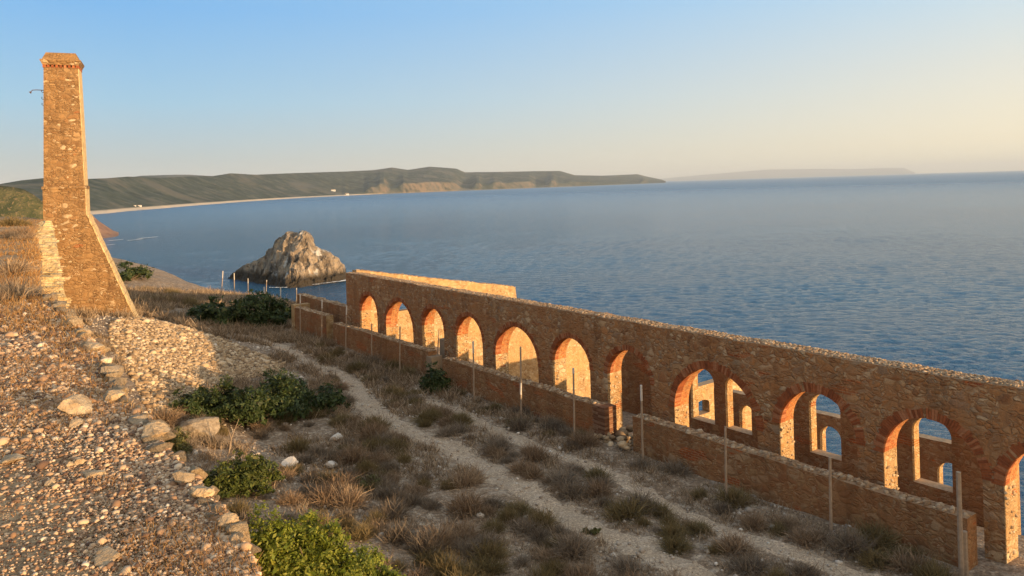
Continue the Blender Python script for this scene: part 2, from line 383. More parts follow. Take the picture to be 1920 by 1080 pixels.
def leaves_arr(P, S, out=None, bias=.5):
    """leaf-sized quads"""
    N = len(P); nrm = rng.normal(size=(N, 3))
    if out is not None: nrm = nrm * (1 - bias) + out * bias * 1.6
    nrm /= np.linalg.norm(nrm, axis=1)[:, None]
    a = np.cross(nrm, rng.normal(size=(N, 3))); a /= np.linalg.norm(a, axis=1)[:, None]; b = np.cross(nrm, a)
    a = a * S[:, None]; b = b * (S * rng.uniform(.35, .6, N))[:, None]
    V = np.stack([P - a, P - b * .9 + a * .1, P + a, P + b * .9 + a * .1], 1).reshape(-1, 3)
    return V, (np.arange(N) * 4)[:, None] + np.array([[0, 1, 2, 3]])

# ------------------------------------------------------------------ terrain of the lower shelf
def tps_fit(P, Z, reg=.02):
    P = np.asarray(P, float) / 30.0; n = len(P)
    d = np.linalg.norm(P[:, None] - P[None], axis=2); K = np.where(d > 0, d * d * np.log(d + 1e-12), 0) + reg * np.eye(n)
    A = np.zeros((n + 3, n + 3)); A[:n, :n] = K; A[:n, n] = 1; A[:n, n + 1:] = P; A[n, :n] = 1; A[n + 1:, :n] = P.T
    wts = np.linalg.solve(A, np.concatenate([Z, [0, 0, 0]]))
    def ev(x, y):
        q = np.stack([np.ravel(x), np.ravel(y)], 1) / 30.0; r = np.zeros(len(q))
        for i in range(n):
            dd = np.hypot(q[:, 0] - P[i, 0], q[:, 1] - P[i, 1]); r += wts[i] * np.where(dd > 0, dd * dd * np.log(dd + 1e-12), 0)
        return (r + wts[n] + q @ wts[n + 1:]).reshape(np.shape(x))
    return ev
cps = []
def cz(x, y, z): p = on_z(x, y, z); cps.append((p.x, p.y, z))
def cl(x, y, lam): p = at(x, y, lam); cps.append(tuple(p))
for q in [(1800, 1050), (1206, 866), (800, 702), (625, 648), (1500, 980), (1000, 790)]: cz(*q, G0)
for q in [(1000, 1000), (800, 860), (660, 730), (560, 668), (900, 1075), (1300, 1070), (740, 960), (430, 632), (520, 640)]: cz(*q, G0)
for q, z in [((620, 1075), -8.9), ((560, 1010), -8.75), ((490, 980), -8.3), ((470, 780), -9.1), ((350, 800), -8.5), ((400, 840), -8.9), ((440, 920), -8.6), ((560, 860), -9.15),
             ((530, 692), -9.2), ((400, 641), -8.25), ((465, 665), -8.75), ((285, 602), -6.85), ((335, 618), -7.45), ((330, 700), -7.9), ((280, 770), -7.9), ((220, 650), -6.6), ((240, 735), -7.1), ((200, 605), -6.6), ((410, 720), -8.9)]: cz(*q, z)
cl(250, 594, 45.0); cl(325, 545, 84); cl(270, 518, 90); cl(230, 496, 95); cl(440, 549, 79); cl(540, 553, 74); cl(610, 566, 69); cl(380, 560, 72); cl(300, 575, 60); cl(460, 600, 58)
for s, n, z in [(5, 22, -9.4), (15, 22, -9.5), (25, 22, -9.5), (40, 22, -9.4), (10, 26, -9.9), (30, 26, -9.9), (50, 26, -9.9), (-5, 15, -9.2), (-20, 15, -9.2), (0, 8, -9.2), (-20, 2, -9.2), (-10, -8, -9.2), (10, 2, -9), (20, -3, -8), (35, -2, -7), (50, -2, -6), (70, -5, -5), (110, 0, -3)]:
    x, y = sn_xy(s, n); cps.append((x, y, z))
cps = np.array(cps); TPS = tps_fit(cps[:, :2], cps[:, 2])
def softplus(x, k=1.5): return np.log1p(np.exp(np.clip(x / k, -40, 40))) * k
def terrain(x, y, fine=True):
    x = np.asarray(x, float); y = np.asarray(y, float)
    z = np.clip(TPS(x, y), -14, 3)
    s, n = xy_sn(x, y); 
    k = np.clip((s - 36) / 12, 0, 1)
    z = z - .85 * softplus(n - 25.5 - 1.5 * vnoise(s / 6, n * 0, seed=5)) - 1.0 * softplus(y - 106, 3)
    if fine:
        z = z + .10 * fbm(x / 3.0, y / 3.0, oct=3, seed=3) + .05 * fbm(x / .8, y / .8, oct=3, seed=9) * 1.2
    return np.maximum(z, SEA - 6)

# helpers that place things by their outline on the ground
def inpoly(u, v, poly):
    c = np.zeros(len(u), bool); j = len(poly) - 1
    for i in range(len(poly)):
        xi, yi = poly[i]; xj, yj = poly[j]
        cond = ((yi > v) != (yj > v)) & (u < (xj - xi) * (v - yi) / (yj - yi + 1e-9) + xi); c ^= cond; j = i
    return c
HEAP_PX = [(205, 602), (250, 596), (300, 600), (420, 636), (535, 682), (530, 700), (440, 712), (370, 750), (300, 800), (290, 790), (262, 740), (236, 690), (205, 640)]
def to_px(x, y, z):
    a = x / y * F; b = z / y * F
    return a * CR - b * SR + X0, Y0 - (a * SR + b * CR)
# path masks on the shelf
def poly_on_ground(px): return [on_z(x, y, G0) for x, y in px]
PATHS = [(poly_on_ground([(352, 618), (430, 634), (495, 646), (540, 662), (585, 678), (632, 695), (665, 715), (678, 742), (720, 778), (770, 805), (850, 842), (950, 905), (1050, 955), (1160, 1005), (1290, 1062), (1400, 1120)]), .50),
         (poly_on_ground([(800, 742), (880, 778), (960, 815), (1040, 850), (1130, 885), (1250, 940), (1390, 1005), (1560, 1062), (1700, 1110)]), .34),
         (poly_on_ground([(352, 618), (372, 606), (385, 592), (398, 580)]), .45)]
def path_mask(x, y):
    m = np.zeros_like(np.asarray(x, float))
    for pts, hw in PATHS:
        d = np.full_like(m, 1e9)
        for a, b in zip(pts[:-1], pts[1:]):
            vx, vy = b.x - a.x, b.y - a.y; L2 = vx * vx + vy * vy
            t = np.clip(((x - a.x) * vx + (y - a.y) * vy) / L2, 0, 1)
            d = np.minimum(d, np.hypot(x - a.x - t * vx, y - a.y - t * vy))
        hwv = hw * (1 + .5 * vnoise(np.asarray(x) / 1.3, np.asarray(y) / 1.3, seed=21) + .4 * vnoise(np.asarray(x) / .45, np.asarray(y) / .45, seed=22))
        m = np.maximum(m, np.clip((hwv - d) / .15 + .5, 0, 1))
    return m
gx = np.arange(-78, 42, .22); gy = np.arange(3, 128, .22)
XX, YY = np.meshgrid(gx, gy); ZZ = terrain(XX, YY)
PM = path_mask(XX, YY); ZZ = ZZ - .05 * PM
V = np.stack([XX.ravel(), YY.ravel(), ZZ.ravel()], 1)
ny, nx = XX.shape; I = np.arange(ny * nx).reshape(ny, nx)
FQ = np.stack([I[:-1, :-1].ravel(), I[:-1, 1:].ravel(), I[1:, 1:].ravel(), I[1:, :-1].ravel()], 1)
keep = ZZ.ravel()[FQ].max(1) > SEA - 3
fu, finv = np.unique(FQ[keep], return_inverse=True)
tag(link('ground', V[fu], finv.reshape(-1, 4), M['ground'], smooth=True), kind='structure')
for pts, hw in PATHS:      # trodden strips whose edges dip into the soil
    P2 = np.array([(p.x, p.y) for p in pts]); sl = np.concatenate([[0], np.cumsum(np.hypot(*np.diff(P2, axis=0).T))]); q = np.arange(0, sl[-1], .13)
    cxp, cyp = np.interp(q, sl, P2[:, 0]), np.interp(q, sl, P2[:, 1])
    ker = np.ones(15) / 15; cxp, cyp = [np.convolve(np.pad(v_, 7, 'edge'), ker, 'valid') for v_ in (cxp, cyp)]
    dx, dy = np.gradient(cxp), np.gradient(cyp); L_ = np.hypot(dx, dy); nxv, nyv = -dy / L_, dx / L_
    cr = np.linspace(-1, 1, 17)[None]; lw = (1 + .35 * vnoise(q / 1.5, q * 0, seed=23) + .25 * vnoise(q / .4, q * 0, seed=24))[:, None]; rw = (1 + .35 * vnoise(q / 1.5, q * 0 + 9, seed=25) + .25 * vnoise(q / .4, q * 0, seed=26))[:, None]
    off = cr * hw * 1.25 * np.where(cr < 0, lw, rw); xp_, yp_ = cxp[:, None] + nxv[:, None] * off, cyp[:, None] + nyv[:, None] * off
    zp_ = terrain(xp_, yp_) - .05 * path_mask(xp_, yp_) + .045 - .10 * np.abs(cr) ** 3
    J = np.arange(xp_.size).reshape(xp_.shape); Fp = np.stack([J[:-1, :-1].ravel(), J[:-1, 1:].ravel(), J[1:, 1:].ravel(), J[1:, :-1].ravel()], 1)
    tag(link('dirt_path', np.stack([xp_.ravel(), yp_.ravel(), zp_.ravel()], 1), Fp, M['path'], smooth=True), kind='structure')

# ------------------------------------------------------------------ sea
def make_sea():
    rr = np.concatenate([np.geomspace(62, 1500, 640), np.geomspace(1510, 92000, 100)])
    az = np.radians(np.linspace(-62, 62, 1000))
    Rr, Az = np.meshgrid(rr, az, indexing='ij'); x = Rr * np.sin(Az); y = Rr * np.cos(Az); z = np.zeros_like(x)
    dr = np.gradient(rr)[:, None]; dt = Rr * (az[1] - az[0]); cell = np.maximum(dr, dt)
    r2 = np.random.default_rng(5)
    for k in range(64):
        wl = float(np.exp(r2.uniform(math.log(2.2), math.log(10)))); hd = math.radians(208) + r2.normal(0, .5); ph = r2.uniform(0, 6.28)
        kk = 2 * math.pi / wl; amp = .0105 * wl ** .5
        att = np.clip(1.35 - 2.6 * cell / wl, 0, 1)
        th = kk * (x * math.sin(hd) + y * math.cos(hd)) + ph
        z = z + amp * att * (np.sin(th) + .28 * np.sin(2 * th + .6))
    z = z * (.75 + .5 * vnoise(x / 60, y / 60, seed=31)) + SEA
    Vs = np.stack([x.ravel(), y.ravel(), z.ravel()], 1); a, b = x.shape; J = np.arange(a * b).reshape(a, b)
    Fs = np.stack([J[:-1, :-1].ravel(), J[1:, :-1].ravel(), J[1:, 1:].ravel(), J[:-1, 1:].ravel()], 1)
    m, t, bs = newmat('sea_water')
    v = coords(t)
    bs.inputs['Base Color'].default_value = (.010, .055, .115, 1)
    bs.inputs['Roughness'].default_value = .07; bs.inputs['IOR'].default_value = 1.33
    mp = nd(t, 'ShaderNodeMapping'); mp.inputs['Rotation'].default_value = (0, 0, math.radians(25)); mp.inputs['Scale'].default_value = (.65, 1, 1); t.links.new(v, mp.inputs[0])
    n1 = noise(t, mp.outputs[0], .42, 4, .6); n2 = noise(t, mp.outputs[0], 1.4, 4, .6)
    big = noise(t, mp.outputs[0], .006, 4, .6)
    t.links.new(ramp(t, big, [(.35, (.009, .070, .150)), (.65, (.014, .095, .185))]).outputs[0], bs.inputs['Base Color'])
    ln = nd(t, 'ShaderNodeVectorMath', operation='LENGTH'); t.links.new(v, ln.inputs[0])
    rg = nd(t, 'ShaderNodeMapRange'); t.links.new(ln.outputs['Value'], rg.inputs['Value']); rg.inputs['From Min'].default_value = 250; rg.inputs['From Max'].default_value = 4000; rg.inputs['To Min'].default_value = .08; rg.inputs['To Max'].default_value = .30
    t.links.new(rg.outputs[0], bs.inputs['Roughness'])     # waves too small to see make far water rougher
    h = math_n(t, 'ADD', math_n(t, 'MULTIPLY', n1, 1.25), math_n(t, 'MULTIPLY', n2, .75))
    bump(t, bs, h, 1.0, .9)
    tag(link('sea', Vs, Fs, m, smooth=True), kind='structure')
make_sea()

# ------------------------------------------------------------------ the arcade wall and the walls around it
WROT = TH - math.pi / 2
def arch_z(u, op):
    uL, uR, sill, spring, crown = op
    h = (uR - uL) / 2; c = (uL + uR) / 2; q = max(0, 1 - ((u - c) / h) ** 2)
    return spring + (crown - spring) * math.sqrt(q)
def wall_mesh(mapf, u0, u1, thick, ztop, zbot, openings=(), step=.3, mats=None, brick_soffit=True):
    """a wall along u with arched or square openings; mapf(u, w, z) -> local point; slots: 0 face, 1 jamb, 2 soffit, 3 top"""
    mb = MB(); us = set(np.round(np.arange(u0, u1, step), 4)) | {u1}
    for op in openings:
        us = {u for u in us if not (op[0] - .05 < u < op[1] + .05)}
        for k in range(25): us.add(op[0] + (op[1] - op[0]) * (1 - math.cos(math.pi * k / 24)) / 2)
    us = sorted(us); T = thick
    def face(w, a, b, z0a, z0b, z1a, z1b, mi):
        mb.quad(mapf(a, w, z0a), mapf(b, w, z0b), mapf(b, w, z1b), mapf(a, w, z1a), mi)
    for a, b in zip(us[:-1], us[1:]):
        mid = (a + b) / 2; op = next((o for o in openings if o[0] < mid < o[1]), None)
        ta, tb, ba, bb = ztop(a), ztop(b), zbot(a), zbot(b)
        mb.quad(mapf(a, 0, ta), mapf(b, 0, tb), mapf(b, T, tb), mapf(a, T, ta), 3)
        if op is None:
            for w in (0, T): face(w, a, b, ba, bb, ta, tb, 0)
        else:
            za, zb = arch_z(a, op), arch_z(b, op)
            for w in (0, T): face(w, a, b, za, zb, ta, tb, 0)
            mb.quad(mapf(a, 0, za), mapf(b, 0, zb), mapf(b, T, zb), mapf(a, T, za), 2)
            if op[2] > ba + .02:
                for w in (0, T): face(w, a, b, ba, bb, op[2], op[2], 0)
                mb.quad(mapf(a, 0, op[2]), mapf(b, 0, op[2]), mapf(b, T, op[2]), mapf(a, T, op[2]), 3)
    for op in openings:
        for u in (op[0], op[1]):
            lo = max(op[2], zbot(u)); 
            mb.quad(mapf(u, 0, lo), mapf(u, T, lo), mapf(u, T, op[3]), mapf(u, 0, op[3]), 1)
    for u in (u0, u1): mb.quad(mapf(u, 0, zbot(u)), mapf(u, T, zbot(u)), mapf(u, T, ztop(u)), mapf(u, 0, ztop(u)), 1)
    return mb
def along(n0): return lambda u, w_, z: (-u, n0 + w_, z)
def across(s0): return lambda u, w_, z: (-(s0 + w_), u, z)
def jag(base, amp, seed, fr=1.2):
    return lambda u: base + amp * float(fbm(np.array([u * fr]), np.array([seed * 3.7]), oct=3, seed=seed)[0])
def sn_pts(mapf, P): return np.array([mapf(*p) for p in P])
def coping(mapf, u0, u1, thick, ztop, seed, size=.11, dens=1.0, parent=None, mat=None):
    n = int((u1 - u0) * thick / (size * size * 2.2) * dens); r = np.random.default_rng(seed)
    u = r.uniform(u0 + .05, u1 - .05, n); wv = r.uniform(.06, thick - .06, n)
    P = np.array([mapf(a, b, ztop(a) + .01) for a, b in zip(u, wv)])
    v, f = stones_arr(P, r.uniform(size * .6, size * 1.35, n), flat=(.35, .6))
    return link('coping_stones', v, f, mat or M['coping'], parent)
def wall_thing(label, name='rubble_wall', cat='wall', group=None):
    e = empty(name, (0, 0, 0), WROT); return tag(e, label, cat, group)
# arches: (pixel left jamb x,y , right jamb x,y) measured on the wall face
AR = [(42.20, 39.94, -6.13), (38.89, 35.83, -6.13), (34.86, 32.72, -6.12), (31.63, 29.35, -6.13), (28.33, 25.26, -6.15), (24.30, 22.05, -6.13), (21.08, 18.90, -6.14), (17.82, 14.51, -6.17), (13.73, 11.30, -6.19), (10.58, 8.15, -6.24), (7.69, 5.30, -6.30)]
ops = []
for sl, sr_, cr_ in AR: ops.append((sr_, sl, -12.0, max(cr_ - (sl - sr_) / 2 * .97, -7.75), cr_))
ops += [(1.0, 3.4, -12, -7.45, -6.25), (-5.2, -2.6, -12, -7.45, -6.25)]
arc = empty('arcade_wall', (0, 0, 0), WROT)
tag(arc, 'long shaded stone arcade wall of brick rimmed arches above the sea', 'wall')
wtop = jag(-5.09, .035, 4)
zb = lambda u: -10.6
wall_mesh(along(20.0), -30, 44.05, .72, wtop, zb, ops).build('wall', [M['arcade'], M['jamb'], M['soffit'], M['coping']], arc, clean=True)
coping(along(20.0), -8, 44, .72, wtop, 3, .042, 1.0, arc)
def ring(op, parent, n0=20.0, depth=.3, th=.24):
    uL, uR, _, spring, crown = op; h = (uR - uL) / 2; c = (uL + uR) / 2; v = crown - spring
    N = int(math.pi * (h + v) / 2 / .062); mb = MB()
    for k in range(N):
        if random.random() < .035: continue
        a0 = math.pi * (k + .07) / N; a1 = math.pi * (k + .93) / N
        t2 = th * random.uniform(.78, 1.1); pr = random.uniform(.008, .022)
        P = []
        for a in (a0, a1):
            for rr in (-.012, t2): P.append((c + (h + rr) * math.cos(a), spring + (v + rr) * math.sin(a)))
        q = [P[0], P[1], P[3], P[2]]
        vs = [(-x, n0 - pr, z) for x, z in q] + [(-x, n0 + depth, z) for x, z in q]
        mb.add(vs, [(0, 1, 2, 3), (7, 6, 5, 4), (0, 4, 5, 1), (1, 5, 6, 2), (2, 6, 7, 3), (3, 7, 4, 0)])
    mb.build('arch_ring', M['brickwork'], parent)
for op in ops[:12]: ring(op, arc, th=.19 if op[0] > 18.5 else .25)
# half-blocked right side of the third arch
mb = MB(); mb.box(-33.28, -32.70, 20.06, 20.62, -10, -7.62); mb.build('blocking', M['render'], arc)
# rough stones sticking out of the lit jambs
for op in ops[:12]:
    nst = 26; r = np.random.default_rng(int(op[0] * 100 + 5000))
    z = r.uniform(-9.2, op[3] - .1, nst); wv = r.uniform(.05, .67, nst)
    P = np.array([(-op[1], 20 + b, a) for a, b in zip(z, wv)])
    v, f = stones_arr(P, r.uniform(.03, .075, nst), flat=(.5, .8)); link('jamb_stones', v, f, M['spoil'], arc)

# inner window wall right behind the near arches
D2 = 24.0
e = wall_thing('inner wall with small arched windows seen through the nearest three arches')
w2 = []
for xl in (1300, 1363, None, 1522, None, 1715):
    pass
for k, f_ in enumerate((.8546, .784, .7105, .637, .564, .4905)):
    w2.append(((f_ - .0485) * D2, f_ * D2, -9.55, -7.95, -7.46))
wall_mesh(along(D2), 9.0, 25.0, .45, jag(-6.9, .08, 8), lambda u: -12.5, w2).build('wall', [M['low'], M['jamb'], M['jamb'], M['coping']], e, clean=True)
# lower wall down the slope, seen through those windows
D3 = 30.0
e = wall_thing('lower wall down the slope with an arched opening against the sea, behind the windows')
w3 = [(17.65, 18.62, -14.0, -11.1, -10.62), (12.75, 13.8, -14, -11.3, -10.85), (21.9, 22.75, -14, -11.1, -10.62)]
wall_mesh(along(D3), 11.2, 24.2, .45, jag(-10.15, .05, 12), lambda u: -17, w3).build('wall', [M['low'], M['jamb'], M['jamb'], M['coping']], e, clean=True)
# sunlit cross wall seen through the eighth arch
S3 = 27.0
def cross_op(x0, y0, x1, y1, s):
    a = on_s(x0, y1, s); b = on_s(x1, y1, s); c = on_s((x0 + x1) / 2, y0, s)
    return (a[0], b[0], a[1] - .05, c[1] - .35 * (c[1] - a[1]), c[1])
e = wall_thing('short sunlit cross wall with one little window, seen through the broadest near arch')
o3 = cross_op(1305, 750, 1331, 779, S3); tz = on_s(1320, 722, S3)[1]
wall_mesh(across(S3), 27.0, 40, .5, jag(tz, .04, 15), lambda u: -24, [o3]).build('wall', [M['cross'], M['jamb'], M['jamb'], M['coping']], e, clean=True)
# gable cross wall at the far end
S1 = 44.1
e = wall_thing('sunlit gable wall sloping down behind the far end of the arcade')
def x1top(u):
    if u < 33.3: return -5.0 - (u - 20.7) * (2.35 / 12.5) + .05 * float(vnoise(np.array([u * 1.5]), np.array([.5]), seed=2)[0])
    return -9.6 - (u - 33.3) * .12
oa = on_s(745, 584, S1); ob = on_s(778, 584, S1)
x1o = [(oa[0] - .1, ob[0] + .3, oa[1], oa[1] + 1.0, oa[1] + 1.25)]
wall_mesh(across(S1), 20.74, 33.3, .6, x1top, lambda u: -26, x1o).build('wall', [M['cross'], M['jamb'], M['jamb'], M['coping']], e, clean=True)
wall_mesh(across(S1 + .02), 33.3, 43, .55, lambda u: -9.6 - (u - 33.3) * .12, lambda u: -30).build('lower_wall', [M['cross'], M['jamb'], M['jamb'], M['coping']], e, clean=True)
coping(across(S1), 20.8, 33.2, .6, x1top, 9, .07, 1.0, e)
# lower continuation beyond the end of the arcade
e = wall_thing('low dark wall running on beyond the far end of the arcade')
ct = jag(-7.25, .07, 19)
wall_mesh(along(20.1), 44.15, 52.5, .55, ct, zb).build('wall', [M['low'], M['jamb'], M['jamb'], M['coping']], e, clean=True)
coping(along(20.1), 44.2, 52.4, .55, ct, 21, .1, .8, e)

# low walls in front
LOW = [(8.1, 18.85, -8.10, 'longest low wall, rubble topped, before the three nearest arches'),
       (20.55, 31.3, -8.12, 'low wall ending in a red brick pier, before the middle arches'),
       (32.6, 43.9, -8.02, 'low wall with pale slanting top before the two farthest arches'),
       (44.9, 50.6, -7.75, 'short stub of low wall with a sunlit end, beyond the arcade')]
for k, (a, b, zt, lb) in enumerate(LOW):
    e = wall_thing(lb, 'low_wall'); lt = jag(zt, .05, 30 + k, .9)
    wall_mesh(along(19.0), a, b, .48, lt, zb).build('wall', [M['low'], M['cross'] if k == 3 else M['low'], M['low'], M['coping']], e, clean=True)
    coping(along(19.0), a, b, .48, lt, 40 + k, .085, 1.0, e)
    if k == 1:      # brick pier at its near end
        mb = MB()
        for r_ in range(15):
            z0 = -9.25 + r_ * .078; off = .06 if r_ % 2 else 0
            for q in range(3):
                mb.box(-(a - .02) + random.uniform(-.01, .01), -(a - .02) + .36 + random.uniform(-.01, .01), 18.93 + q * .2 + .006, 18.93 + q * .2 + .194, z0, z0 + .068)
            mb.box(-(a - .02) - .26 - off, -(a - .02) - .008, 18.955, 19.5, z0, z0 + .068)
        mb.build('brick_pier', M['pierbrick'], e)
    if k == 2:
        mb = MB(); mb.box(-32.7, -32.2, 18.93, 19.55, -9.6, -8.22); mb.build('end_pier', M['render'], e)
    if k == 3:
        mb = MB(); mb.box(-(b + .02), -(b - .5), 18.96, 20.2, -9.6, -7.62)
        mb.build('end_block', M['cross'], e)
# rubble threshold in the gap between the low walls
mb = MB()
n_ = 70; r = np.random.default_rng(77)
P = np.array([(-a, b, G0 + c) for a, b, c in zip(r.uniform(18.9, 20.5, n_), r.uniform(18.6, 20.2, n_), r.uniform(-.05, .18, n_))])
v, f = stones_arr(P, r.uniform(.06, .2, n_), flat=(.4, .8)); o = link('rubble_pile', v, f, M['spoil']); o.rotation_euler[2] = WROT
tag(o, 'heap of fallen stones and bricks in the gap between two low walls', 'rubble')

# ------------------------------------------------------------------ posts
POST = [((418, 508), (414, 572), 'tall leaning post farthest left on the shelf edge'),
        ((439, 512), (440, 568), 'upright post just right of the leaning one at the shelf edge'),
        ((465, 522), (465, 549), 'short post against dark water below the islet, left of the others'),
        ((500, 525), (498, 549), 'slightly tilted short post at the shelf edge above the far bush'),
        ((495, 538), (496, 592), 'post standing in the dark green bush beyond the low stub wall'),
        ((526, 539), (526, 602), 'post beside the sunlit end of the stub wall'),
        ((556, 540), (556, 558), 'shortest far post at the shelf edge under the islet'),
        ((563, 552), (563, 634), 'post in front of the short stub wall'),
        ((604, 562), (603, 642), 'post at the near end of the short stub wall'),
        ((650, 573), (648, 657), 'white tipped post in line with the far corner of the arcade'),
        ((697, 607), (697, 675), 'post before the low wall under the first far arch'),
        ((750, 612), (749, 701), 'post before the low wall under the second far arch'),
        ((823, 620), (820, 690), 'dark thin post standing within the third far arch'),
        ((887, 640), (889, 749), 'post before the low wall under the fourth far arch'),
        ((976, 650), (977, 786), 'post with a white band before the wide fifth far arch'),
        ((1075, 690), (1077, 830), 'post beside the red brick pier of the low wall'),
        ((1202, 722), (1206, 866), 'white tipped post by the gap between two low walls'),
        ((1360, 800), (1362, 936), 'brown post before the widest near arch'),
        ((1556, 857), (1558, 1005), 'post before the arch with a sea view, above the pale tussock'),
        ((1797, 885), (1803, 1078), 'thickest post, nearest the lower right corner, at the end of the low wall')]
for k, (tp, bt, lb) in enumerate(POST):
    if k == 12:
        s_, _ = on_n(bt[0], bt[1], 20.9); x_, y_ = sn_xy(s_, 20.9); b_ = Vector((x_, y_, float(terrain(x_, y_))))
    elif bt[1] < 560:
        b_ = at(bt[0], bt[1], 74 if bt[0] > 480 else 80); b_.z = min(float(terrain(b_.x, b_.y)), b_.z)
    else:
        b_ = on_z(*bt, G0)
        if b_.y > 50: b_.z = float(terrain(b_.x, b_.y))
    t_ = at(tp[0], tp[1], b_.y); L = t_ - b_
    e = empty('wooden_post', b_); tag(e, lb, 'post', 'thin posts along the arcade')
    rad = .037 if k < 18 else (.042 if k == 18 else .06)
    cut = .80 if k in (0, 1, 2, 4, 5, 7, 8, 9, 13, 16) else (.93 if k in (3, 6, 15) else None)
    mb = MB(); mb.tube([Vector((0, 0, -.3)), L * .4 + Vector((random.uniform(-.01, .01), 0, 0)), L * (cut or 1)], rad, 8, rad * .9)
    mb.build('shaft', M['wood'], e)
    if cut:
        mb = MB(); mb.tube([L * (cut - .002), L], rad * 1.06, 8, rad); mb.build('white_tip', M['white'], e)
    if k == 14:
        mb = MB(); mb.tube([L * .34, L * .5], rad * 1.12, 8); mb.build('white_band', M['white'], e)
    if k == 19:
        mb = MB(); mb.tube([(.14, .1, -.2), (.14, .1, .95)], .075, 8, .07); mb.build('stake', M['wood'], e)

# ------------------------------------------------------------------ chimney tower
def make_tower():
    base = at(120, 350, 45.0); Hz = base.z
    e = empty('chimney_tower', (base.x, base.y, -7.0), math.radians(24))
    tag(e, 'tall tapering stone chimney tower on a sloping buttress at the left', 'tower')
    z_ = lambda y: at(120, y, 45).z + 7.0
    def frust(mb, w0, d0, z0, w1, d1, z1, yc=1.1, mi=0):
        mb.add([(-w0 / 2, yc - d0 / 2, z0), (w0 / 2, yc - d0 / 2, z0), (w0 / 2, yc + d0 / 2, z0), (-w0 / 2, yc + d0 / 2, z0),
                (-w1 / 2, yc - d1 / 2, z1), (w1 / 2, yc - d1 / 2, z1), (w1 / 2, yc + d1 / 2, z1), (-w1 / 2, yc + d1 / 2, z1)],
               [(0, 3, 2, 1), (4, 5, 6, 7), (0, 1, 5, 4), (1, 2, 6, 5), (2, 3, 7, 6), (3, 0, 4, 7)], mi)
    zs, zc, zt = z_(350), z_(124), z_(97)
    mb = MB(); frust(mb, 2.08, 2.08, zs, 1.77, 1.77, zc); mb.build('shaft', M['tower'], e)
    mb = MB(); frust(mb, 2.2, 2.2, z_(406), 2.17, 2.17, zs - .02); mb.build('plinth', M['tower'], e)
    mb = MB()
    for (w0, z0_, w1, z1_) in ((2.075, zs + .05, 1.775, zc - .08), (2.2, z_(406), 2.17, zs - .15)):
        d_ = .03; a_, b_ = w0 / 2, w1 / 2
        mb.add([(a_ - .01, 1.1 - a_ - .005, z0_), (a_ + d_, 1.1 - a_ - .005, z0_), (a_ + d_, 1.1 + a_, z0_), (a_ - .01, 1.1 + a_, z0_), (b_ - .01, 1.1 - b_ - .005, z1_), (b_ + d_, 1.1 - b_ - .005, z1_), (b_ + d_, 1.1 + b_, z1_), (b_ - .01, 1.1 + b_, z1_)],
               [(0, 3, 2, 1), (4, 5, 6, 7), (0, 1, 5, 4), (1, 2, 6, 5), (2, 3, 7, 6), (3, 0, 4, 7)])
    mb.build('side_render', M['plaster'], e)
    mb = MB(); frust(mb, 2.29, 2.29, zs - .13, 2.26, 2.26, zs + .03); mb.build('string_course', M['tower'], e)
    mb = MB()
    for k in range(9):
        for side in range(4):
            u = -.86 + k * .215; q = .93
            bx = [(u - .065, u + .065, 1.1 - q, 1.1 - q + .16), (u - .065, u + .065, 1.1 + q - .16, 1.1 + q), (-q, -q + .16, 1.1 + u - .065, 1.1 + u + .065), (q - .16, q, 1.1 + u - .065, 1.1 + u + .065)][side]
            mb.box(*bx, zc - .06, zc + .10)
    mb.build('dentils', M['brickwork'], e)
    mb = MB(); frust(mb, 1.88, 1.88, zc + .10, 2.10, 2.10, z_(113)); frust(mb, 2.12, 2.12, z_(113) + .002, 2.09, 2.09, z_(111)); mb.build('cornice', M['tower'], e)
    mb = MB(); frust(mb, 1.92, 1.92, z_(111) + .002, 1.53, 1.53, zt); mb.build('hood', M['tower'], e)
    mb = MB()
    z0 = z_(406) + .02; zb_ = z_(600); zlow = -2.5
    sl = (2.28) / (z0 - zb_)
    xr = 1.11; xb = xr + sl * (z0 - zlow); xl = -1.10
    mb.add([(xl, 0, zlow), (xb, 0, zlow), (xr, 0, z0), (xl, 0, z0), (xl, 2.18, zlow), (xb, 2.18, zlow), (xr, 2.18, z0), (xl, 2.18, z0)],
           [(0, 1, 2, 3), (7, 6, 5, 4), (0, 4, 5, 1), (1, 5, 6, 2), (2, 6, 7, 3), (3, 7, 4, 0)])
    mb.build('buttress', M['tower'], e)
    mb = MB()   # pale plastered edge of the buttress slope
    for k in range(26):
        a0, a1 = k / 26, (k + .97) / 26; lf = random.uniform(.0, .03)
        pa, pb = (xr + (xb - xr) * a0, z0 + (zlow - z0) * a0), (xr + (xb - xr) * a1, z0 + (zlow - z0) * a1)
        mb.add([(pa[0] + lf, -.03, pa[1]), (pb[0] + lf, -.03, pb[1]), (pb[0] + .07 + lf, -.03, pb[1] + .03), (pa[0] + .07 + lf, -.03, pa[1] + .03),
                (pa[0] + lf, 2.21, pa[1]), (pb[0] + lf, 2.21, pb[1]), (pb[0] + .07 + lf, 2.21, pb[1] + .03), (pa[0] + .07 + lf, 2.21, pa[1] + .03)],
               [(0, 1, 2, 3), (7, 6, 5, 4), (0, 4, 5, 1), (1, 5, 6, 2), (2, 6, 7, 3), (3, 7, 4, 0)])
    mb.build('sloping_coping', M['plaster'], e)
    zbk = z_(168)
    mb = MB(); mb.tube([(-.85, .5, zbk), (-1.3, .5, zbk + .02), (-1.52, .5, zbk + .0), (-1.6, .5, zbk - .12)], .022, 6)
    mb.tube([(-1.58, .5, zbk - .10), (-1.64, .5, zbk - .16)], .04, 6, .09); mb.build('lamp_bracket', M['iron'], e)
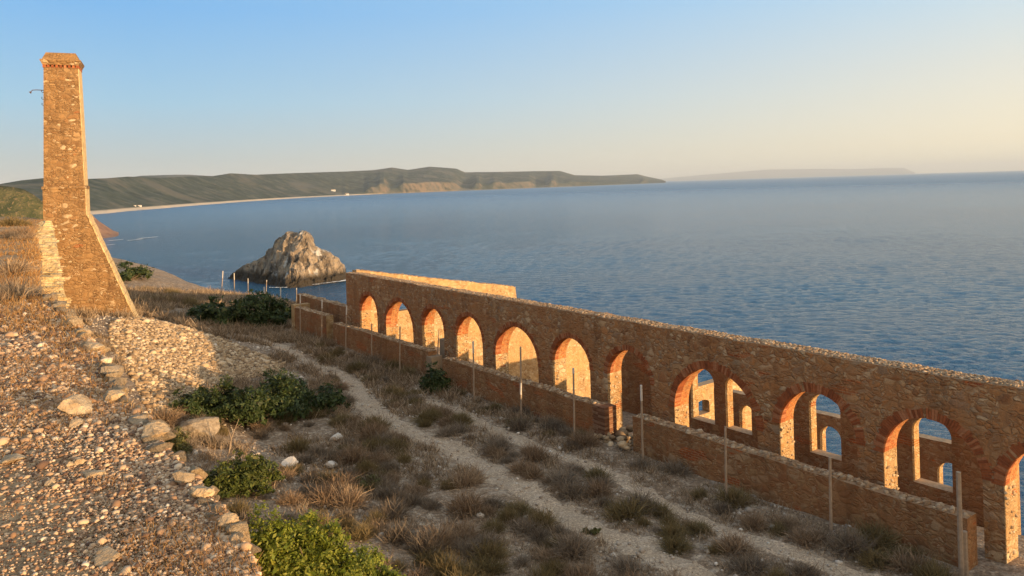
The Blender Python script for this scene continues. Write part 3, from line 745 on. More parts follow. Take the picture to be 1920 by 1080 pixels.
    for dz in (-.1, -.5, -.85):
        mb = MB(); mb.tube([(-.85, .4, zbk + dz), (-.99, .4, zbk + dz - .05), (-1.04, .4, zbk + dz), (-1.03, .4, zbk + dz + .1)], .02, 6); mb.build('insulator_hook', M['iron'], e)
make_tower()

# ------------------------------------------------------------------ terrace at the left where the photographer stands
def zt_(y): return -1.70 + .0125 * np.asarray(y, float)
def on_terrace(px, py):
    lam = 8.0
    for _ in range(30):
        a, b = ab(px, py); lam = float(zt_(lam)) * F / b
    return at(px, py, lam)
EDGE_PX = [(492, 1080), (470, 1040), (440, 985), (424, 950), (398, 930), (372, 890), (345, 868), (330, 850), (308, 830), (285, 785), (262, 770), (240, 762), (232, 735), (214, 700), (196, 668), (176, 645), (150, 618), (128, 590), (112, 572), (80, 548), (73, 520), (78, 485), (72, 455), (66, 438), (78, 420), (88, 414)]
edge = [on_terrace(*p) for p in EDGE_PX]
d0 = edge[0] - edge[2]
edge = [Vector((1.6, -6, -1.72)), Vector((.2, -1.0, -1.71)), Vector((edge[0].x + .75, edge[0].y - 1.8, -1.7))] + edge + [at(80, 414, 46), at(20, 410, 50), at(-160, 410, 60)]
EX = np.array([v_.x for v_ in edge]); EY = np.array([v_.y for v_ in edge])
o_ = np.argsort(EY); EYs, EXs = EY[o_], EX[o_]
def edge_x(y): return np.interp(y, EYs, EXs)
def make_terrace():
    ys = np.concatenate([np.arange(-4, 9, .07), np.geomspace(9, 60, 260)])
    us = np.concatenate([np.linspace(0, 3, 46) ** 1.0, np.geomspace(3.1, 40, 40)])
    Yt, Ut = np.meshgrid(ys, us, indexing='ij')
    ex = edge_x(ys) + .05 * fbm(ys / .35, ys * 0, oct=3, seed=41) * np.clip(ys / 8, .5, 3)
    Xt = ex[:, None] - Ut
    Zt = zt_(Yt) + .045 * fbm(Xt / 1.1, Yt / 1.1, oct=4, seed=44) + .10 * fbm(Xt / 5, Yt / 5, oct=2, seed=45) * np.clip(Yt / 15, 0, 1)
    Zt -= .10 * np.exp(-Ut / .18) * np.clip(1 + vnoise(Yt / .3, Ut * 0, seed=46), 0, 2)
    Vt = np.stack([Xt.ravel(), Yt.ravel(), Zt.ravel()], 1); a, b = Xt.shape; J = np.arange(a * b).reshape(a, b)
    Ft = np.stack([J[:-1, :-1].ravel(), J[1:, :-1].ravel(), J[1:, 1:].ravel(), J[:-1, 1:].ravel()], 1)
    tag(link('terrace_ground', Vt, Ft, M['terrace'], smooth=True), kind='structure')
    # retaining wall below the edge
    rows = 14; rv = []; 
    for i in range(len(ys)):
        for k in range(rows + 1):
            q = k / rows; rv.append((ex[i] - .02 + q * 1.1 + .09 * math.sin(i * .9 + k * 2.1) * (k > 0) * .6, ys[i], Zt[i, 0] - .005 - q * (9.5 + Zt[i, 0] + 1.2)))
    rv = np.array(rv); J = np.arange(len(ys) * (rows + 1)).reshape(len(ys), rows + 1)
    Fr = np.stack([J[:-1, :-1].ravel(), J[:-1, 1:].ravel(), J[1:, 1:].ravel(), J[1:, :-1].ravel()], 1)
    tag(link('retaining_wall', rv, Fr, M['retaining']), 'rough stone retaining wall under the gravel terrace edge', 'wall')
    return ex
make_terrace()
def tz(x, y): return zt_(y) + .045 * fbm(np.asarray(x) / 1.1, np.asarray(y) / 1.1, oct=4, seed=44) + .10 * fbm(np.asarray(x) / 5, np.asarray(y) / 5, oct=2, seed=45) * np.clip(np.asarray(y) / 15, 0, 1)

# sunlit plastered wall face between terrace and tower
def plaster_wall():
    Ly = [(90, 413), (82, 424), (68, 440), (72, 455), (80, 480), (75, 505), (73, 530), (82, 552), (100, 572), (112, 590)]
    Ry = [(97, 413), (101, 432), (106, 455), (109, 470), (114, 500), (117, 525), (121, 548), (127, 566), (128, 590)]
    lams = list(np.interp(np.linspace(413, 587, 46), [413, 432, 450, 470, 492, 516, 540, 562, 590], [38, 33, 28, 23.5, 20, 17.3, 15.5, 14.4, 13.4])); bounds = list(np.linspace(413, 590, 47))
    rows = []
    lams.append(13.4)
    for k, lam0 in enumerate(lams[:-1]):
        for q in (0, .5, 1):
            lam = lam0 + (lams[k + 1] - lam0) * .06 * q
            y = bounds[k] + (bounds[k + 1] - bounds[k]) * q
            A = at(float(np.interp(y, [p[1] for p in Ly], [p[0] for p in Ly])), y, lam); B = at(float(np.interp(y, [p[1] for p in Ry], [p[0] for p in Ry])), y, lam + .12)
            rows.append([A + Vector((-.6, .1, -.1)), A + Vector((-.12, .02, .0))] + [A.lerp(B, r_) for r_ in (0, .25, .5, .75, 1)] + [B * 1.02, B * 1.06 - Vector((.12, 0, 0))])
    # refine along the wall
    fine_ = []
    for a, b in zip(rows[:-1], rows[1:]):
        for q in range(3): fine_.append([p.lerp(r_, q / 3) for p, r_ in zip(a, b)])
    fine_.append(rows[-1]); vs = []
    for i, rw in enumerate(fine_):
        for k, p in enumerate(rw):
            d = float(fbm(np.array([p.x * 2.6]), np.array([p.z * 5]), np.array([p.y * .4]), oct=4, seed=61)[0]) if 1 < k < 7 else 0
            vs.append((p.x + d * .06, p.y + d * .22, p.z + d * .03))
    c = len(rows[0]); fs = [(i * c + k, i * c + k + 1, (i + 1) * c + k + 1, (i + 1) * c + k) for i in range(len(fine_) - 1) for k in range(c - 1)]
    tag(link('plastered_wall', vs, fs, M['plaster']), 'bright sunlit plastered wall edge leading to the tower foot', 'wall')
plaster_wall()

# ------------------------------------------------------------------ single blocks and rocks
def boulder(name, loc, dims, mat, label, cat='stone', group=None, angular=.5, seed=0, rz=0, sink=.25):
    v, f = ICO4; v = v.copy(); r_ = np.random.default_rng(seed + 900)
    sgn = np.sign(v); pw = 1 - .55 * angular; v = sgn * np.abs(v) ** pw; v /= np.abs(v).max()
    for _ in range(16):
        d = r_.normal(size=3); d /= np.linalg.norm(d); c = r_.uniform(.45, .95)
        dd = v @ d; v = v - np.outer(np.maximum(dd - c, 0) * .97, d)
    v /= np.abs(v).max(0); v = v * (1 + .10 * fbm(v[:, 0] * 1.6 + seed, v[:, 1] * 1.6, v[:, 2] * 2.6, oct=5, seed=seed, gain=.62)[:, None])
    v = v * (1 + .06 * fbm(v[:, 0] * 5, v[:, 1] * 5 + seed, v[:, 2] * 9, oct=3, seed=seed + 3, ridged=True)[:, None])
    v = v * np.array(dims) / 2; v[:, 2] += dims[2] * (.5 - sink)
    o = link(name, v, f, mat, loc=loc, rotz=rz); return tag(o, label, cat, group)
BL = [((205, 692), 50, 46, 'blockgrey', 'grey flat topped block on the terrace edge beside the spoil slope'),
      ((212, 742), 40, 34, 'block', 'cube shaped pale block at the terrace edge, sunlit on its front'),
      ((176, 655), 40, 26, 'block', 'tan slab on the terrace edge just above the grey block'),
      ((155, 622), 36, 24, 'blockgrey', 'grey slab on the edge, highest of the row of edging stones'),
      ((140, 765), 64, 52, 'block', 'large broken pale stone lying amid dry grass on the terrace'),
      ((142, 800), 30, 24, 'block', 'small pale stone just below the large broken stone'),
      ((348, 893), 44, 44, 'blockgrey', 'grey block with sunlit corner on the edge above the green bush'),
      ((376, 925), 40, 40, 'block', 'brown tilted slab on the edge just right of the grey block'),
      ((428, 985), 30, 46, 'block', 'pale upright stone standing on the edge near the bright bush'),
      ((290, 812), 50, 46, 'block', 'long tan edging stone at the bend of the terrace edge'),
      ((262, 792), 38, 22, 'blockgrey', 'flat grey edging stone left of the long tan one'),
      ((133, 872), 20, 16, 'block', 'small yellowish stone lying left of its twin on the gravel'),
      ((150, 868), 18, 15, 'block', 'small cream stone lying right of its twin on the gravel'),
      ((91, 907), 22, 18, 'block', 'small ochre stone alone on the dark gravel'),
      ((172, 888), 44, 12, 'block', 'flat elongated pale slab on the gravel in mid terrace'),
      ((200, 1048), 62, 18, 'block', 'flat cream slab at the bottom of the gravel'),
      ((20, 860), 60, 14, 'block', 'flat pale slab at the left border of the gravel'),
      ((440, 1018), 24, 30, 'blockgrey', 'small grey stone on the edge right below the pale upright stone')]
for k, ((px, py), wpx, hpx, mt, lb) in enumerate(BL):
    p = on_terrace(px, py + hpx * .3); sc_ = p.y / F
    wv, hv = wpx * sc_, hpx * sc_
    p.z = float(tz(p.x, p.y))
    boulder('stone_block' if k < 11 else 'loose_stone', p, (wv, wv * random.uniform(.8, 1.1), hv * (.75 if hpx > 20 else .9)), M[mt], lb, 'stone', 'stones on the terrace', .75, k, random.uniform(0, 3), .2)
protos = []
def edging():
    y = 2.9; k = 0
    while y < 13.0:
        sz = random.uniform(.06, .17) * (.6 + y / 11); x = float(edge_x(np.array([y]))[0]) - random.uniform(-.02, .10)
        z = float(tz(np.array([x]), np.array([y]))[0])
        lb = 'rough tan stone in the broken row of small stones along the terrace edge'
        if k < 9: o = boulder('edging_stone', (x, y, z - .03), (1, .8, .62), M[random.choice(('block', 'block', 'blockgrey'))], lb, 'stone', 'broken edging row of the terrace', .8, 120 + k); protos.append(o)
        else: o = random.choice(protos).copy(); COL.objects.link(o); o.location = (x, y, z - .03)
        q = sz * random.uniform(.85, 1.2); o.scale = (q, q, q * random.uniform(.8, 1.25)); o.rotation_euler = (random.uniform(-.2, .2), random.uniform(-.2, .25), random.uniform(0, 6.28))
        y += sz * random.uniform(.45, 1.0) * (1.6 if y > 7 else 1.15); k += 1
edging()
p = on_z(380, 832, -8.85); boulder('boulder', p, (1.75, 1.2, 1.15), M['blockgrey'], 'big pale boulder below the terrace between the two green bushes', 'boulder', None, .4, 51, .4, .25)
FS = [((630, 817), 30, 'white flat stone in the middle of the scrub slope'), ((622, 878), 28, 'white stone on the slope left of the path'), ((545, 880), 36, 'flat pale slab on the stony slope, left of a white stone'), ((470, 765), 22, 'grey stone half hidden in the dark green bush')]
for k, ((px, py), wpx, lb) in enumerate(FS):
    p = on_z(px, py, G0 + .05); p.z = float(terrain(p.x, p.y)); sz = wpx * p.y / F
    boulder('field_stone', p, (sz, sz * .8, sz * .55), M['fieldstone'], lb, 'stone', 'stones on the scrub slope', .5, 70 + k, random.uniform(0, 3))

# ------------------------------------------------------------------ gravel and rubble (uncountable)
def gravel():
    N = 80000; y = np.exp(rng.uniform(math.log(2.6), math.log(13), N)); u = rng.exponential(1.0, N) * np.clip(y / 7, .5, 1.3) + .01
    dn = vnoise(y * 1.1, u * 1.1, seed=71) + .35 * vnoise(y * 3.5, u * 3.5, seed=72); k = (dn > -9) & ((y < 9) | (rng.uniform(size=N) < .4))
    y, u = y[k], u[k]; x = edge_x(y) - u
    R = np.exp(rng.normal(math.log(.0058), .5, len(y))) * np.clip(y / 4.2, .85, 1.9)
    v, f = stones_arr(np.stack([x, y, tz(x, y) + R * .25], 1), R); tag(link('gravel', v, f, M['gravel']), kind='stuff')
gravel()
def spoil():
    N = 60000; x = rng.uniform(-22, -6, N); y = rng.uniform(20, 46, N)
    # spoil slope: below the terrace wall, left of the field
    px = []
    z = terrain(x, y)
    a = x / y * F; b = z / y * F; u = a * CR - b * SR + X0; vv = Y0 - (a * SR + b * CR)
    k = inpoly(u, vv, HEAP_PX)
    x, y, z = x[k], y[k], z[k]
    R = np.exp(rng.normal(math.log(.058), .42, len(x)))
    v, f = stones_arr(np.stack([x, y, z + R * .2], 1), R, flat=(.5, .85)); tag(link('spoil_heap', v, f, M['spoil']), kind='stuff')
spoil()
def field_stones():
    N = 17000; s = rng.uniform(4, 55, N); n = rng.uniform(5, 19, N); x, y = sn_xy(s, n)
    dn = vnoise(x / 2.2, y / 2.2, seed=81) + .5 * vnoise(x / .7, y / .7, seed=82); pm = path_mask(x, y)
    k = ((dn > .12) & (pm < .3)) | ((pm >= .3) & (rng.uniform(size=N) < .25)) | (rng.uniform(size=N) < .12)
    x, y = x[k], y[k]; R = np.exp(rng.normal(math.log(.032), .5, len(x)))
    v, f = stones_arr(np.stack([x, y, terrain(x, y) + R * .2], 1), R); tag(link('scattered_stones', v, f, M['fieldstone']), kind='stuff')
field_stones()

# ------------------------------------------------------------------ vegetation
def unit(N, zmin=-.1):
    d = rng.normal(size=(N, 3)); d /= np.linalg.norm(d, axis=1)[:, None]
    d[:, 2] = np.where(d[:, 2] < zmin, -d[:, 2], d[:, 2]); return d
def bush(name, loc, lobes, mat, label, nleaf, leaf=.06, cat='bush', mat2=None):
    """lobes: (dx, dy, dz, rx, ry, rz); leaf clumps through the volume of every lobe"""
    e = empty(name, loc); tag(e, label, cat)
    P = []; O = []; vol = np.array([l[3] * l[4] * l[5] for l in lobes]) ** .8; vol /= vol.sum()
    for l, q in zip(lobes, vol):
        nc = max(10, int(nleaf * q / 52)); d = unit(nc); rad = rng.uniform(.30, 1.12, nc) ** .5
        rad *= 1 + .22 * vnoise(d[:, 0] * 2.5 + l[0], d[:, 1] * 2.5, d[:, 2] * 2.5, seed=5)
        C_ = d * rad[:, None] * np.array(l[3:6]) + np.array(l[:3]); m_ = 52
        cs = rng.uniform(.06, .17, nc) * (l[3] * l[4] * l[5]) ** (1 / 3) 
        q_ = rng.normal(size=(nc, m_, 3)) * cs[:, None, None] * np.array([1, 1, .75])
        P.append((C_[:, None] + q_).reshape(-1, 3)); O.append(np.repeat(d, m_, 0) + np.array([0, 0, .35]))
    P = np.concatenate(P); O = np.concatenate(O); 
    gz = terrain(P[:, 0] + loc[0], P[:, 1] + loc[1], False) - loc[2]; k = P[:, 2] > gz - .05; P, O = P[k], O[k]
    S = leaf * np.exp(rng.normal(0, .38, len(P)))
    v, f = leaves_arr(P, S, O, .45); link('foliage', v, f, mat, e)
    mb = MB()
    for l in lobes:
        for _ in range(5):
            tip = Vector(l[:3]) + Vector((random.uniform(-.7, .7) * l[3], random.uniform(-.7, .7) * l[4], random.uniform(.1, .7) * l[5]))
            rt = Vector((random.uniform(-.1, .1), random.uniform(-.1, .1), -.12)); mb.tube([rt, rt.lerp(tip, .5) - Vector((0, 0, .04)), tip], .028, 5, .008)
    mb.build('stems', M['bark'], e); return e
def gp(px, py, z=None):
    p = on_z(px, py, G0 if z is None else z); p.z = float(terrain(p.x, p.y, False)); return p
def lob(cx, n, rx, ry, rz, spread):
    out = []
    for _ in range(n):
        dx, dy = random.uniform(-1, 1), random.uniform(-1, 1); q = random.uniform(.45, 1.15) * (1.15 - .5 * abs(dx))
        out.append((dx * spread[0] * 1.2, dy * spread[1] * 1.1, random.uniform(0, .25) * rz * q, rx * q, ry * q, rz * q * random.uniform(.7, 1.1)))
    return out
bush('mastic_bush', gp(432, 792, -8.9), lob(0, 15, 1.0, .9, 1.5, (1.35, .7)), M['leafdark'], 'large dark green bush at the foot of the spoil slope', 24000, .055)
bush('mastic_bush', gp(545, 772), lob(0, 12, .95, .9, 1.4, (1.5, .9)), M['leafdark'], 'dark green bush to the right of the largest one, bordering the path', 20000, .055)
bush('mastic_bush', gp(445, 918, -8.6), lob(0, 12, .6, .6, .85, (1.05, .55)), M['leafmid'], 'green bush partly in sun below the grey edging block', 17000, .042)
p = gp(592, 1100, -8.6); p.z = -8.65
bush('spurge_bush', p, [(-1.15, .0, .5, .5, .55, 1.15), (-.6, -.1, .4, .6, .55, 1.05), (.1, -.1, .3, .6, .55, .9), (.8, -.2, .1, .6, .55, .75), (-.2, .2, .5, .5, .5, 1.0), (1.5, -.1, 0, .45, .4, .5), (.4, .1, .75, .3, .3, .75), (-.8, -.2, .95, .3, .3, .8), (-.3, -.3, .3, .6, .5, .8), (.9, .2, .1, .6, .5, .7)], M['leafspurge'], 'bright sunlit yellow green bush at the bottom edge below the terrace', 34000, .036)
bush('mastic_bush', gp(455, 606), lob(0, 14, 1.5, 1.3, 2.1, (2.6, 1.2)), M['leafdark'], 'wide dark bush beyond the stub wall, near the shelf edge', 16000, .10)
bush('mastic_bush', gp(530, 585), lob(0, 4, 1.0, 1.0, 1.0, (1.4, 1.0)), M['leafdark'], 'dark bush just behind the sunlit end of the stub wall', 6000, .10)
bush('mastic_bush', gp(815, 728), lob(0, 7, .6, .5, .95, (.35, .2)), M['leafdark'], 'small round dark bush in front of the third far arch', 7000, .05)
bush('juniper_bush', (lambda q: Vector((q.x, q.y, float(terrain(q.x, q.y)))))(at(240, 525, 86)), lob(0, 8, 1.3, 1.5, 1.5, (1.3, 2.2)), M['leafdark'], 'green bush on the slope right behind the tower buttress', 6000, .12)
bush('spurge_bush', gp(1110, 1000), lob(0, 3, .22, .22, .26, (.15, .1)), M['leafolive'], 'small olive green tuft beside the lower path', 1500, .03)
bush('spurge_bush', gp(326, 848, -8.4) + Vector((0, 0, 0)), lob(0, 4, .35, .35, .7, (.3, .3)), M['leafolive'], 'yellowish green shrub against the bend of the terrace edge', 3500, .04)
bush('spurge_bush', gp(690, 925), lob(0, 4, .45, .4, .35, (.5, .3)), M['leafolive'], 'olive green low bush in mid slope, left of the path', 3500, .035)

def proto_shrub(N, mat, r=.45, h=.42, Lr=(.15, .34), wd=.012, seed=0):
    d = unit(N, -.05); q = rng.uniform(.0, .75, N)[:, None]
    P = d * q * np.array([r, r, h * .9]); P[:, 2] = np.abs(P[:, 2]) * .8
    D = d + rng.normal(0, .45, (N, 3)); D[:, 2] += .35; D /= np.linalg.norm(D, axis=1)[:, None]
    v, f = blades_arr(P, D, rng.uniform(*Lr, N), np.full(N, wd) * rng.uniform(.6, 1.5, N)); return v, f
PROT = []
for k, (mt, N, h) in enumerate([('twig', 950, .38), ('twiggrey', 1000, .42), ('twigolive', 950, .36), ('twiggrey', 900, .30), ('twig', 900, .46), ('twigolive', 1000, .45)]):
    v, f = proto_shrub(N, mt, .45, h); PROT.append((v, f, mt))
SL = {'twig': ('low brown dry shrub among many on the shaded slope before the arcade', 'brown dry shrubs'), 'twiggrey': ('low grey dry shrub among many on the shaded slope before the arcade', 'grey dry shrubs'), 'twigolive': ('low olive brown shrub among many on the shaded slope before the arcade', 'olive brown shrubs')}
SUNL = {'twig': ('brown dry shrub in the sun at the far end of the shelf', 'sunlit brown shrubs'), 'twiggrey': ('grey dry shrub in the sun at the far end of the shelf', 'sunlit grey shrubs'), 'twigolive': ('olive shrub in the sun at the far end of the shelf', 'sunlit olive shrubs')}
TERL = {'twig': ('brown dry shrub on the upper terrace towards the tower', 'terrace brown shrubs'), 'twiggrey': ('grey dry shrub on the upper terrace towards the tower', 'terrace grey shrubs'), 'twigolive': ('olive shrub on the upper terrace towards the tower', 'terrace olive shrubs')}
first = {}
def put_shrub(k, loc, sc, LB):
    v, f, mt = PROT[k]
    if k not in first: o = link('dry_shrub', v, f, M[mt]); first[k] = o
    else: o = first[k].copy(); COL.objects.link(o)
    o.location = loc; o.rotation_euler = (random.uniform(-.12, .12), random.uniform(-.12, .12), random.uniform(0, 6.28))
    o.scale = (sc * random.uniform(.85, 1.25), sc * random.uniform(.85, 1.25), sc * random.uniform(.75, 1.1))
    tag(o, LB[mt][0], 'shrub', LB[mt][1])
def scatter():
    placed = []; tries = 0
    while len(placed) < 290 and tries < 60000:
        tries += 1
        s = random.uniform(7, 50); n = random.uniform(6.0, 18.7)
        x, y = sn_xy(s, n); X1 = np.array([x]); Y1 = np.array([y])
        if path_mask(x + np.array([0, .2, -.2, 0, 0]), y + np.array([0, 0, 0, .2, -.2])).max() > .05: continue
        z = float(terrain(X1, Y1)[0]); a = x / y * F; b = z / y * F
        u = a * CR - b * SR + X0; v = Y0 - (a * SR + b * CR)
        if not (300 < u < 1850 and 560 < v < 1120): continue
        if v < 760 and u < 600: continue
        ub, vb = u, v
        if any(abs(ub - q[0]) < q[2] and abs(vb - q[1]) < q[3] for q in ((440, 900, 90, 60), (575, 1060, 120, 50), (815, 715, 30, 25))): continue
        d = float(vnoise(X1 / 2.6, Y1 / 2.6, seed=91)[0])
        if d < random.uniform(-.9, .15): continue
        if n > 16.6 and random.random() < .45: continue
        sc = random.choice((.6, .75, .9, 1.05, 1.25)) * random.uniform(.8, 1.15)
        if any((x - q[0]) ** 2 + (y - q[1]) ** 2 < (.2 * (sc + q[2])) ** 2 for q in placed): continue
        placed.append((x, y, sc)); put_shrub(random.randrange(6), (x, y, z - .04), sc, SL)
    for _ in range(62):
        u = random.uniform(265, 640); v = random.uniform(552, 612)
        z0 = -9.8; p = on_z(u, v, z0); p.z = float(terrain(p.x, p.y))
        if u < 560 and 565 < v < 608 and u > 400: continue
        put_shrub(random.choice((0, 2, 4, 5)), p - Vector((0, 0, .1)), random.uniform(1.0, 2.2), SUNL)
    for _ in range(46):
        y = math.exp(random.uniform(math.log(11), math.log(42))); x = float(edge_x(y)) - random.uniform(.25, .15 * y) - .1
        put_shrub(random.randrange(6), (x, y, float(tz(np.array([x]), np.array([y]))[0]) - .05), random.uniform(.35, .9) * (.7 + y / 40), TERL)
scatter()
# one pale tussock by the wall
v, f = proto_shrub(1300, 'twiggrey', .42, .5, (.2, .45), .012)
o = link('pale_tussock', v, f, M['twiggrey'], loc=gp(1595, 1035)); tag(o, 'pale grey spiky tussock at the foot of the nearest low wall', 'shrub')
# dead branch by the boulder
mb = MB(); b0 = gp(428, 850, -8.8); mb.tube([(0, 0, -.1), (.12, 0, .5), (.38, .05, 1.15)], .022, 5, .008); mb.tube([(.12, 0, .5), (.02, 0, .85)], .012, 5, .005); mb.tube([(.25, .02, .82), (.48, .02, 1.0)], .01, 5, .004)
o = mb.build('dead_branch', M['wood'], loc=b0); tag(o, 'thin bare branch sticking up to the right of the boulder', 'branch')

def dry_grass():
    Ps = []; Ds = []; Ls = []; Ws = []
    # terrace: straw along the edge and in patches
    N = 46000; y = np.exp(rng.uniform(math.log(2.8), math.log(42), N)); u = rng.exponential(.16, N) * y + .01
    pt = vnoise(y / 1.2, u / .8, seed=101) + .4 * vnoise(y / .4, u / .4, seed=102) + np.clip((y - 5.5) / 9, -.3, .5) + .3 * np.exp(-u / (.05 * y))
    k = pt > .16; y, u = y[k], u[k]; x = edge_x(y) - u
    Ps.append(np.stack([x, y, tz(x, y) - .01], 1)); Ls.append(rng.uniform(.04, .12, len(x)) * np.clip(y / 10, .5, 1.2)); Ws.append(np.full(len(x), .0045) * np.clip(y / 6, .6, 3))
    # shelf: small tufts of dead grass and low scrub
    N = 25000; s = rng.uniform(5, 85, N); n = rng.uniform(2, 26, N); x, y = sn_xy(s, n)
    k = (path_mask(x, y) < .2) & (vnoise(x / 1.6, y / 1.6, seed=103) + .5 * vnoise(x / .6, y / .6, seed=104) > -.15) & ((n < 18.8) | (s > 54)) & (y > 8) & ~inpoly(*to_px(x, y, terrain(x, y, False)), HEAP_PX); x, y = x[k], y[k]
    m_ = 20; rad = rng.uniform(.05, .2, len(x)); x = (x[:, None] + rng.normal(size=(len(x), m_)) * rad[:, None]).ravel(); y = (y[:, None] + rng.normal(size=(len(y), m_)) * rad[:, None]).ravel()
    PG = np.stack([x, y, terrain(x, y) - .01], 1); hv = np.repeat(rng.uniform(.6, 1.5, len(rad)), m_)
    LG = rng.uniform(.08, .24, len(x)) * hv * np.clip(y / 25, .7, 2); WG = np.full(len(x), .019) * np.clip(y / 25, .7, 3)
    for nm, P, L, W, mt in (('straw_grass', np.concatenate(Ps), np.concatenate(Ls), np.concatenate(Ws), 'straw'), ('dry_grass', PG, LG, WG, 'deadgrass')):
        D = rng.normal(0, .5, (len(P), 3)); D[:, 2] = np.abs(D[:, 2]) * .4 + .7; D /= np.linalg.norm(D, axis=1)[:, None]
        v, f = blades_arr(P, D, L, W); tag(link(nm, v, f, M[mt]), kind='stuff')
dry_grass()

# ------------------------------------------------------------------ islet
def make_islet():
    prof = [(424, 524), (440, 508), (452, 499), (480, 486), (500, 470), (514, 458), (522, 446), (540, 434), (560, 431), (578, 436), (592, 455), (606, 465), (618, 471), (632, 479), (640, 492), (646, 508), (654, 527)]
    # plan: a prow points at the arcade; the left flank runs back from it, the right flank less so
    PX = np.array([424, 571, 654.]); LF = np.array([408, 356, 380.]); LR = np.array([410, 384, 386.])
    pr_px = np.linspace(424, 654, 230); pr_py = np.interp(pr_px, [p[0] for p in prof], [p[1] for p in prof])
    lr = np.interp(pr_px, PX, LR); lf = np.interp(pr_px, PX, LF)
    R_ = [at(x, y, l) for x, y, l in zip(pr_px, pr_py, lr)]
    xs = np.array([p.x for p in R_]); hs = np.maximum(np.array([p.z for p in R_]) - SEA, .2); X = xs
    vs_ = np.linspace(-1, 1, 190); Xg, Vg = np.meshgrid(xs, vs_, indexing='ij'); Hg = hs[:, None] * np.ones_like(Vg)
    prf = np.clip(1 - np.abs(Vg) ** 1.15, 0, 1) ** .9
    Yg = lr[:, None] + np.where(Vg < 0, Vg * (lr - lf)[:, None], Vg * (6 + Hg * .9))
    Xg = Xg * (1 + 0 * Vg)
    Zg = Hg * prf
    rn = fbm(Xg / 6.5, Yg / 9, Zg / 6.5, oct=6, seed=111, ridged=True, gain=.62)
    r2 = fbm(Xg / 14, Yg / 14, Zg / 20, oct=3, seed=115)
    amp = np.clip(Zg / 5, 0, 1) * (1 - .45 * prf ** 4)
    led = .9 * (((Zg + 2.2 * r2) / 4.2) % 1 - .5)
    Zg2 = Zg + (rn - .55) * 3.4 * amp + r2 * 1.8 * amp + led * np.clip(Zg / 4, 0, 1) * (1 - prf ** 3)
    Yg2 = Yg + rn * 2.6 * np.sign(Vg) + r2 * 4 * (1 - prf); Xg2 = Xg + fbm(Yg / 6, Zg / 6, Xg / 9, oct=4, seed=113) * 1.8 * np.clip(Zg / 8, 0, 1)
    Zg2 = Zg2 - 1.5 * (1 - prf) - .4
    Vv = np.stack([Xg2.ravel(), Yg2.ravel(), Zg2.ravel() + SEA], 1); a, b = Xg.shape; J = np.arange(a * b).reshape(a, b)
    Fv = np.stack([J[:-1, :-1].ravel(), J[1:, :-1].ravel(), J[1:, 1:].ravel(), J[:-1, 1:].ravel()], 1)
    m, t, bs = newmat('islet_rock'); v = coords(t)
    mp = nd(t, 'ShaderNodeMapping'); mp.inputs['Scale'].default_value = (1, 1, .45); t.links.new(v, mp.inputs[0])
    n1 = noise(t, mp.outputs[0], .22, 6, .65); n2 = noise(t, mp.outputs[0], .9, 5, .65); n3 = noise(t, mp.outputs[0], .13, 3, .6)
    c = ramp(t, n1, [(.32, (.06, .048, .038)), (.44, (.22, .175, .13)), (.56, (.46, .37, .27)), (.70, (.58, .40, .24))]).outputs[0]
    c = mix(t, ramp(t, n2, [(.60, (0, 0, 0)), (.68, (1, 1, 1))]).outputs[0], c, (.52, .47, .40))
    c = mix(t, ramp(t, n3, [(.60, (0, 0, 0)), (.635, (1, 1, 1))]).outputs[0], c, (.66, .64, .60))
    sx = nd(t, 'ShaderNodeSeparateXYZ'); t.links.new(v, sx.inputs[0])
    zz = math_n(t, 'ADD', sx.outputs[2], math_n(t, 'MULTIPLY', n2, 2.2))
    wet = ramp(t, math_n(t, 'MULTIPLY_ADD', zz, .05), [(.0, (1, 1, 1)), (.0, (0, 0, 0))])
    mr = nd(t, 'ShaderNodeMapRange'); t.links.new(zz, mr.inputs['Value']); mr.inputs['From Min'].default_value = SEA + 4.5; mr.inputs['From Max'].default_value = SEA + 7.5; mr.inputs['To Min'].default_value = 1; mr.inputs['To Max'].default_value = 0
    c = mix(t, mr.outputs[0], c, (.05, .04, .028))
    t.links.new(c, bs.inputs['Base Color']); bs.inputs['Roughness'].default_value = .9
    bump(t, bs, n2, 3.0)
    o = link('rocky_islet', Vv, Fv, m); tag(o, 'steep pointed rock islet rising from the sea beyond the arcade', 'rock')
    # breaking water at its foot
    mf, tf, bf = newmat('sea_foam'); bf.inputs['Base Color'].default_value = (.75, .76, .76, 1); bf.inputs['Roughness'].default_value = .8
    mb = MB()
    for (x0, y0, x1, y1, hw_) in [(572, 536, 600, 534.5, .5), (600, 533.5, 652, 527.5, .8), (640, 528.5, 655, 526.5, 1.4), (505, 541, 540, 541, .3), (240, 452, 268, 449, 2.0), (262, 448, 292, 445, 3.0), (205, 452, 230, 450, 1.5), (185, 462, 215, 459, 1.0)]:
        A, B = on_z(x0, y0, SEA), on_z(x1, y1, SEA); n_ = 26
        for k in range(n_):
            q = (k + random.uniform(-.4, .4)) / n_; c_ = A.lerp(B, q); rr = (B - A).length / n_ * random.uniform(.5, 1.3); ry_ = hw_ * random.uniform(.4, 1.6) * 2
            vs = [(c_.x + rr * math.cos(t_) * random.uniform(.7, 1.2), c_.y + ry_ * math.sin(t_) * random.uniform(.6, 1.2), SEA + .5 + random.uniform(0, .12)) for t_ in np.linspace(0, 6.283, 10)[:-1]]
            mb.add(vs, [tuple(range(9))])
    tag(mb.build('sea_foam', mf), kind='stuff')
make_islet()

